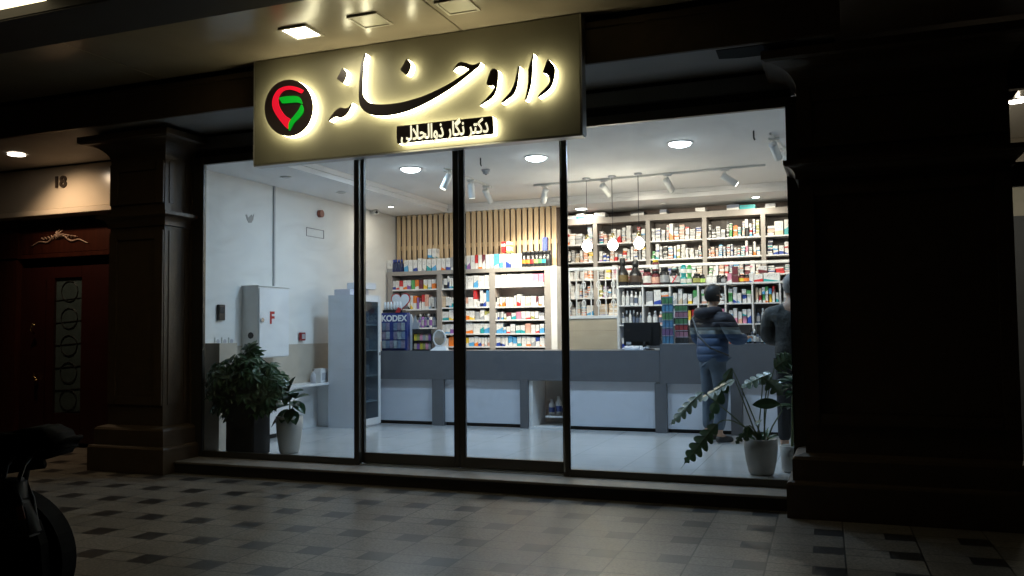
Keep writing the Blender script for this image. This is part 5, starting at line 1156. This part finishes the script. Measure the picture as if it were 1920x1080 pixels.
p1 = person('black haired man in blue and black padded jacket and pale jeans at the counter', (-1.30, 2.40, .001), math.radians(-42), 1.62, False, JACK, JEANS,
       ((.28, .07, 1.06), (.17, .30, 1.07), (.12, .41, 1.10)), ((-.30, .05, 1.04), (-.16, .30, 1.04), (-.07, .41, 1.08)), pm('black_hair', (.01, .009, .009), .6), pm('black_shoe', (.012, .012, .014), .5), 1.2, math.radians(-5))
s_ = 1.0
skin('hood', {'a': (V3(-.12, -.02, 1.36), .055), 'b': (V3(-.09, -.11, 1.34), .06), 'c': (V3(0, -.145, 1.33), .065), 'd': (V3(.09, -.11, 1.34), .06), 'e': (V3(.12, -.02, 1.36), .055), 'f': (V3(.08, .05, 1.35), .04), 'g': (V3(-.08, .05, 1.35), .04)}, [('a', 'b'), ('b', 'c'), ('c', 'd'), ('d', 'e'), ('e', 'f'), ('a', 'g')], pm('hood_black', (.010, .010, .018), .75), p1, 2)
MB().tube([(-.17, -.02, 1.35), (-.12, -.15, 1.28), (.02, -.195, 1.10), (.16, -.165, .98), (.23, .02, .90)], .010, 6).build('bag_strap', BLACK, p1)
o = thing('mobile_phone', 'dark phone held in the hand of the man in the blue jacket', 'phone', (-1.30, 2.40, 0)); o.rotation_euler.z = math.radians(-42)
MB().box(.08, .15, .37, .50, 1.112, 1.122, .003).build('phone_body', BLACK, o)
COAT = zband('dark_coat', [(0, (.018, .02, .02)), (1.0, (.02, .022, .022)), (1.18, (.045, .05, .05))])
p2 = person('grey haired man in a dark coat, half hidden by the right window edge', (-.455, 1.62, .001), math.radians(-12), 1.66, True, COAT, pm('dark_trousers', (.015, .016, .02), .8),
       ((.24, .10, 1.05), (.16, .32, 1.03), (.12, .42, 1.05)), ((-.25, .05, 1.05), (-.20, .28, 1.02), (-.17, .38, 1.04)), pm('grey_hair', (.27, .25, .24), .6, var=.2, nscale=30), MATS['black_shoe'], 1.08, math.radians(10))
P1 = None

# ================================================================== MOTORCYCLE
o0 = CF+CR*((15-960)/FPX)-CU*((1082-540)/FPX); wc = CO+o0*3.74-CR*.05
mc = thing('parked_motorcycle', 'dark motorcycle with side bag parked at the left edge of the pavement', 'motorcycle', (wc.x, wc.y, PZ), YAW)
RUB = pm('tyre_rubber', (.005, .005, .005), .9, spec=.1); MP = pm('bike_black', (.008, .008, .009), .8, spec=.05); CHR = pm('dull_chrome', (.05, .05, .05), .45, metal=.6)
def MXZ(px, py): return ((px-15)/430, (1215-py)/430)
for (wx, nm, r) in ((0, 'rear_wheel', .30), (-1.25, 'front_wheel', .30)):
    wh = MB().tube([(wx+(r-.04)*math.cos(2*PI*k/36), 0, r+(r-.04)*math.sin(2*PI*k/36)) for k in range(37)], .045, 10, cap=False).build(nm, RUB, mc, True)
    MB().tube([(wx+(r-.085)*math.cos(2*PI*k/36), 0, r+(r-.085)*math.sin(2*PI*k/36)) for k in range(37)], .012, 6, cap=False).build('rim', CHR, wh)
    b = MB()
    for k in range(18): a = 2*PI*k/18; b.tube([(wx+.03*math.cos(a+.4), .02*(-1)**k, r+.03*math.sin(a+.4)), (wx+(r-.09)*math.cos(a), 0, r+(r-.09)*math.sin(a))], .0025, 4)
    b.tube([(wx, -.07, r), (wx, .07, r)], .03, 12); b.build('spokes', CHR, wh)
MB().prism([(.318*math.cos(a*PI/24), -.06, .30+.318*math.sin(a*PI/24)) for a in range(-4, 14)]+[(.308*math.cos(a*PI/24), -.06, .30+.308*math.sin(a*PI/24)) for a in range(13, -5, -1)], (0, .12, 0)).build('rear_mudguard', MP, mc)
prof = [(-.62, .70), (-.60, .80), (-.42, .86), (-.2, .83), (.0, .83), (.08, .865), (.18, .89), (.24, .875), (.29, .84), (.305, .80), (.29, .765), (.24, .745), (.12, .735), (-.1, .70), (-.4, .66)]
b = MB(); b.prism([(x, -.13, z) for x, z in prof], (0, .26, 0)); bmesh.ops.bevel(b.bm, geom=b.bm.edges[:], offset=.022, segments=3, affect='EDGES'); b.build('seat', MP, mc, True)
b = MB(); b.prism([(x, -.11, z) for x, z in [(-1.02, .70), (-1.0, .86), (-.85, .95), (-.66, .93), (-.60, .80), (-.62, .66), (-.9, .62)]], (0, .22, 0)); bmesh.ops.bevel(b.bm, geom=b.bm.edges[:], offset=.03, segments=3, affect='EDGES'); b.build('fuel_tank', MP, mc, True)
MB().box(-.82, -.42, -.10, .10, .25, .60, .03).box(-.75, -.5, -.13, .13, .3, .48, .02).build('engine', CHR, mc)
b = MB(); b.tube([(-1.02, 0, .78), (-.9, 0, .35), (-.45, 0, .24), (0, .0, .30)], .022, 8); b.tube([(-1.0, 0, .7), (-.4, 0, .64), (.2, 0, .72)], .02, 8)
for y in (-.11, .11): b.tube([(0, y, .30), (.06, y, .70)], .018, 8); b.tube([(-1.25, y*.7, .30), (-1.0, y*.7, .92)], .02, 8)
b.tube([(.28, -.12, .80), (.33, -.06, .83), (.33, .06, .83), (.28, .12, .80)], .010, 6)
b.build('frame', MP, mc, True)
b = MB()
for y in (-1, 1): b.tube([(-1.0, 0, .95), (-1.0, y*.15, 1.0), (-.92, y*.34, 1.0), (-.82, y*.36, .99)], .013, 8); b.tube([(-.96, y*.25, 1.0), (-.97, y*.30, 1.12)], .006, 6); b.lathe([(0, -.03), (.05, 0), (0, .03)], -.97, y*.31, 1.14, 12)
b.build('handlebar', MP, mc, True)
MB().lathe([(0, 0), (.07, .01), (.085, .05), (.05, .12), (0, .13)], -1.15, 0, .82, 16).build('headlight', CHR, mc, True)
MB().prism([(-1.42, -.06, .52), (-1.3, -.06, .63), (-1.12, -.06, .60), (-1.1, -.06, .57), (-1.3, -.06, .60), (-1.4, -.06, .50)], (0, .12, 0)).build('front_mudguard', MP, mc)
MB().tube([(-.6, -.13, .25), (-.2, -.17, .2), (.25, -.18, .26)], .028, 10, .04).build('exhaust', CHR, mc, True)
MB().prism([(x, -.16, z) for x, z in [MXZ(*p) for p in ((24, 990), (120, 1000), (134, 1040), (140, 1110), (128, 1200), (40, 1205), (26, 1100))]], (0, .06, 0)).build('side_cover', MP, mc)
bag = thing('saddle_bag', 'black bag with an orange patch hanging by two straps from the motorcycle seat', 'bag', (wc.x, wc.y, PZ), YAW)
q = [MXZ(*p) for p in ((62, 917), (113, 917), (120, 955), (143, 1016), (118, 1024), (45, 1018), (50, 960))]
b = MB(); b.prism([(x, -.27, z) for x, z in q], (0, .10, 0)); bmesh.ops.bevel(b.bm, geom=b.bm.edges[:], offset=.012, segments=2, affect='EDGES'); b.build('bag_body', pm('bag_black', (.012, .011, .012), .7), bag, True)
b = MB()
for x0, x1 in ((79, 81), (106, 112)):
    p0, p1_ = MXZ(x0, 918), MXZ(x1, 885); b.tube([(p0[0], -.22, p0[1]-.01), (p1_[0], -.20, p1_[1]-.02), (p1_[0]-.01, -.11, p1_[1]+.02)], .010, 5)
b.build('straps', BLACK, bag)
q = [MXZ(*p) for p in ((116, 962), (127, 960), (133, 982), (122, 985))]
MB().prism([(x, -.274, z) for x, z in q], (0, .003, 0)).build('orange_patch', pm('orange_patch', (.25, .06, .02), .5), bag)
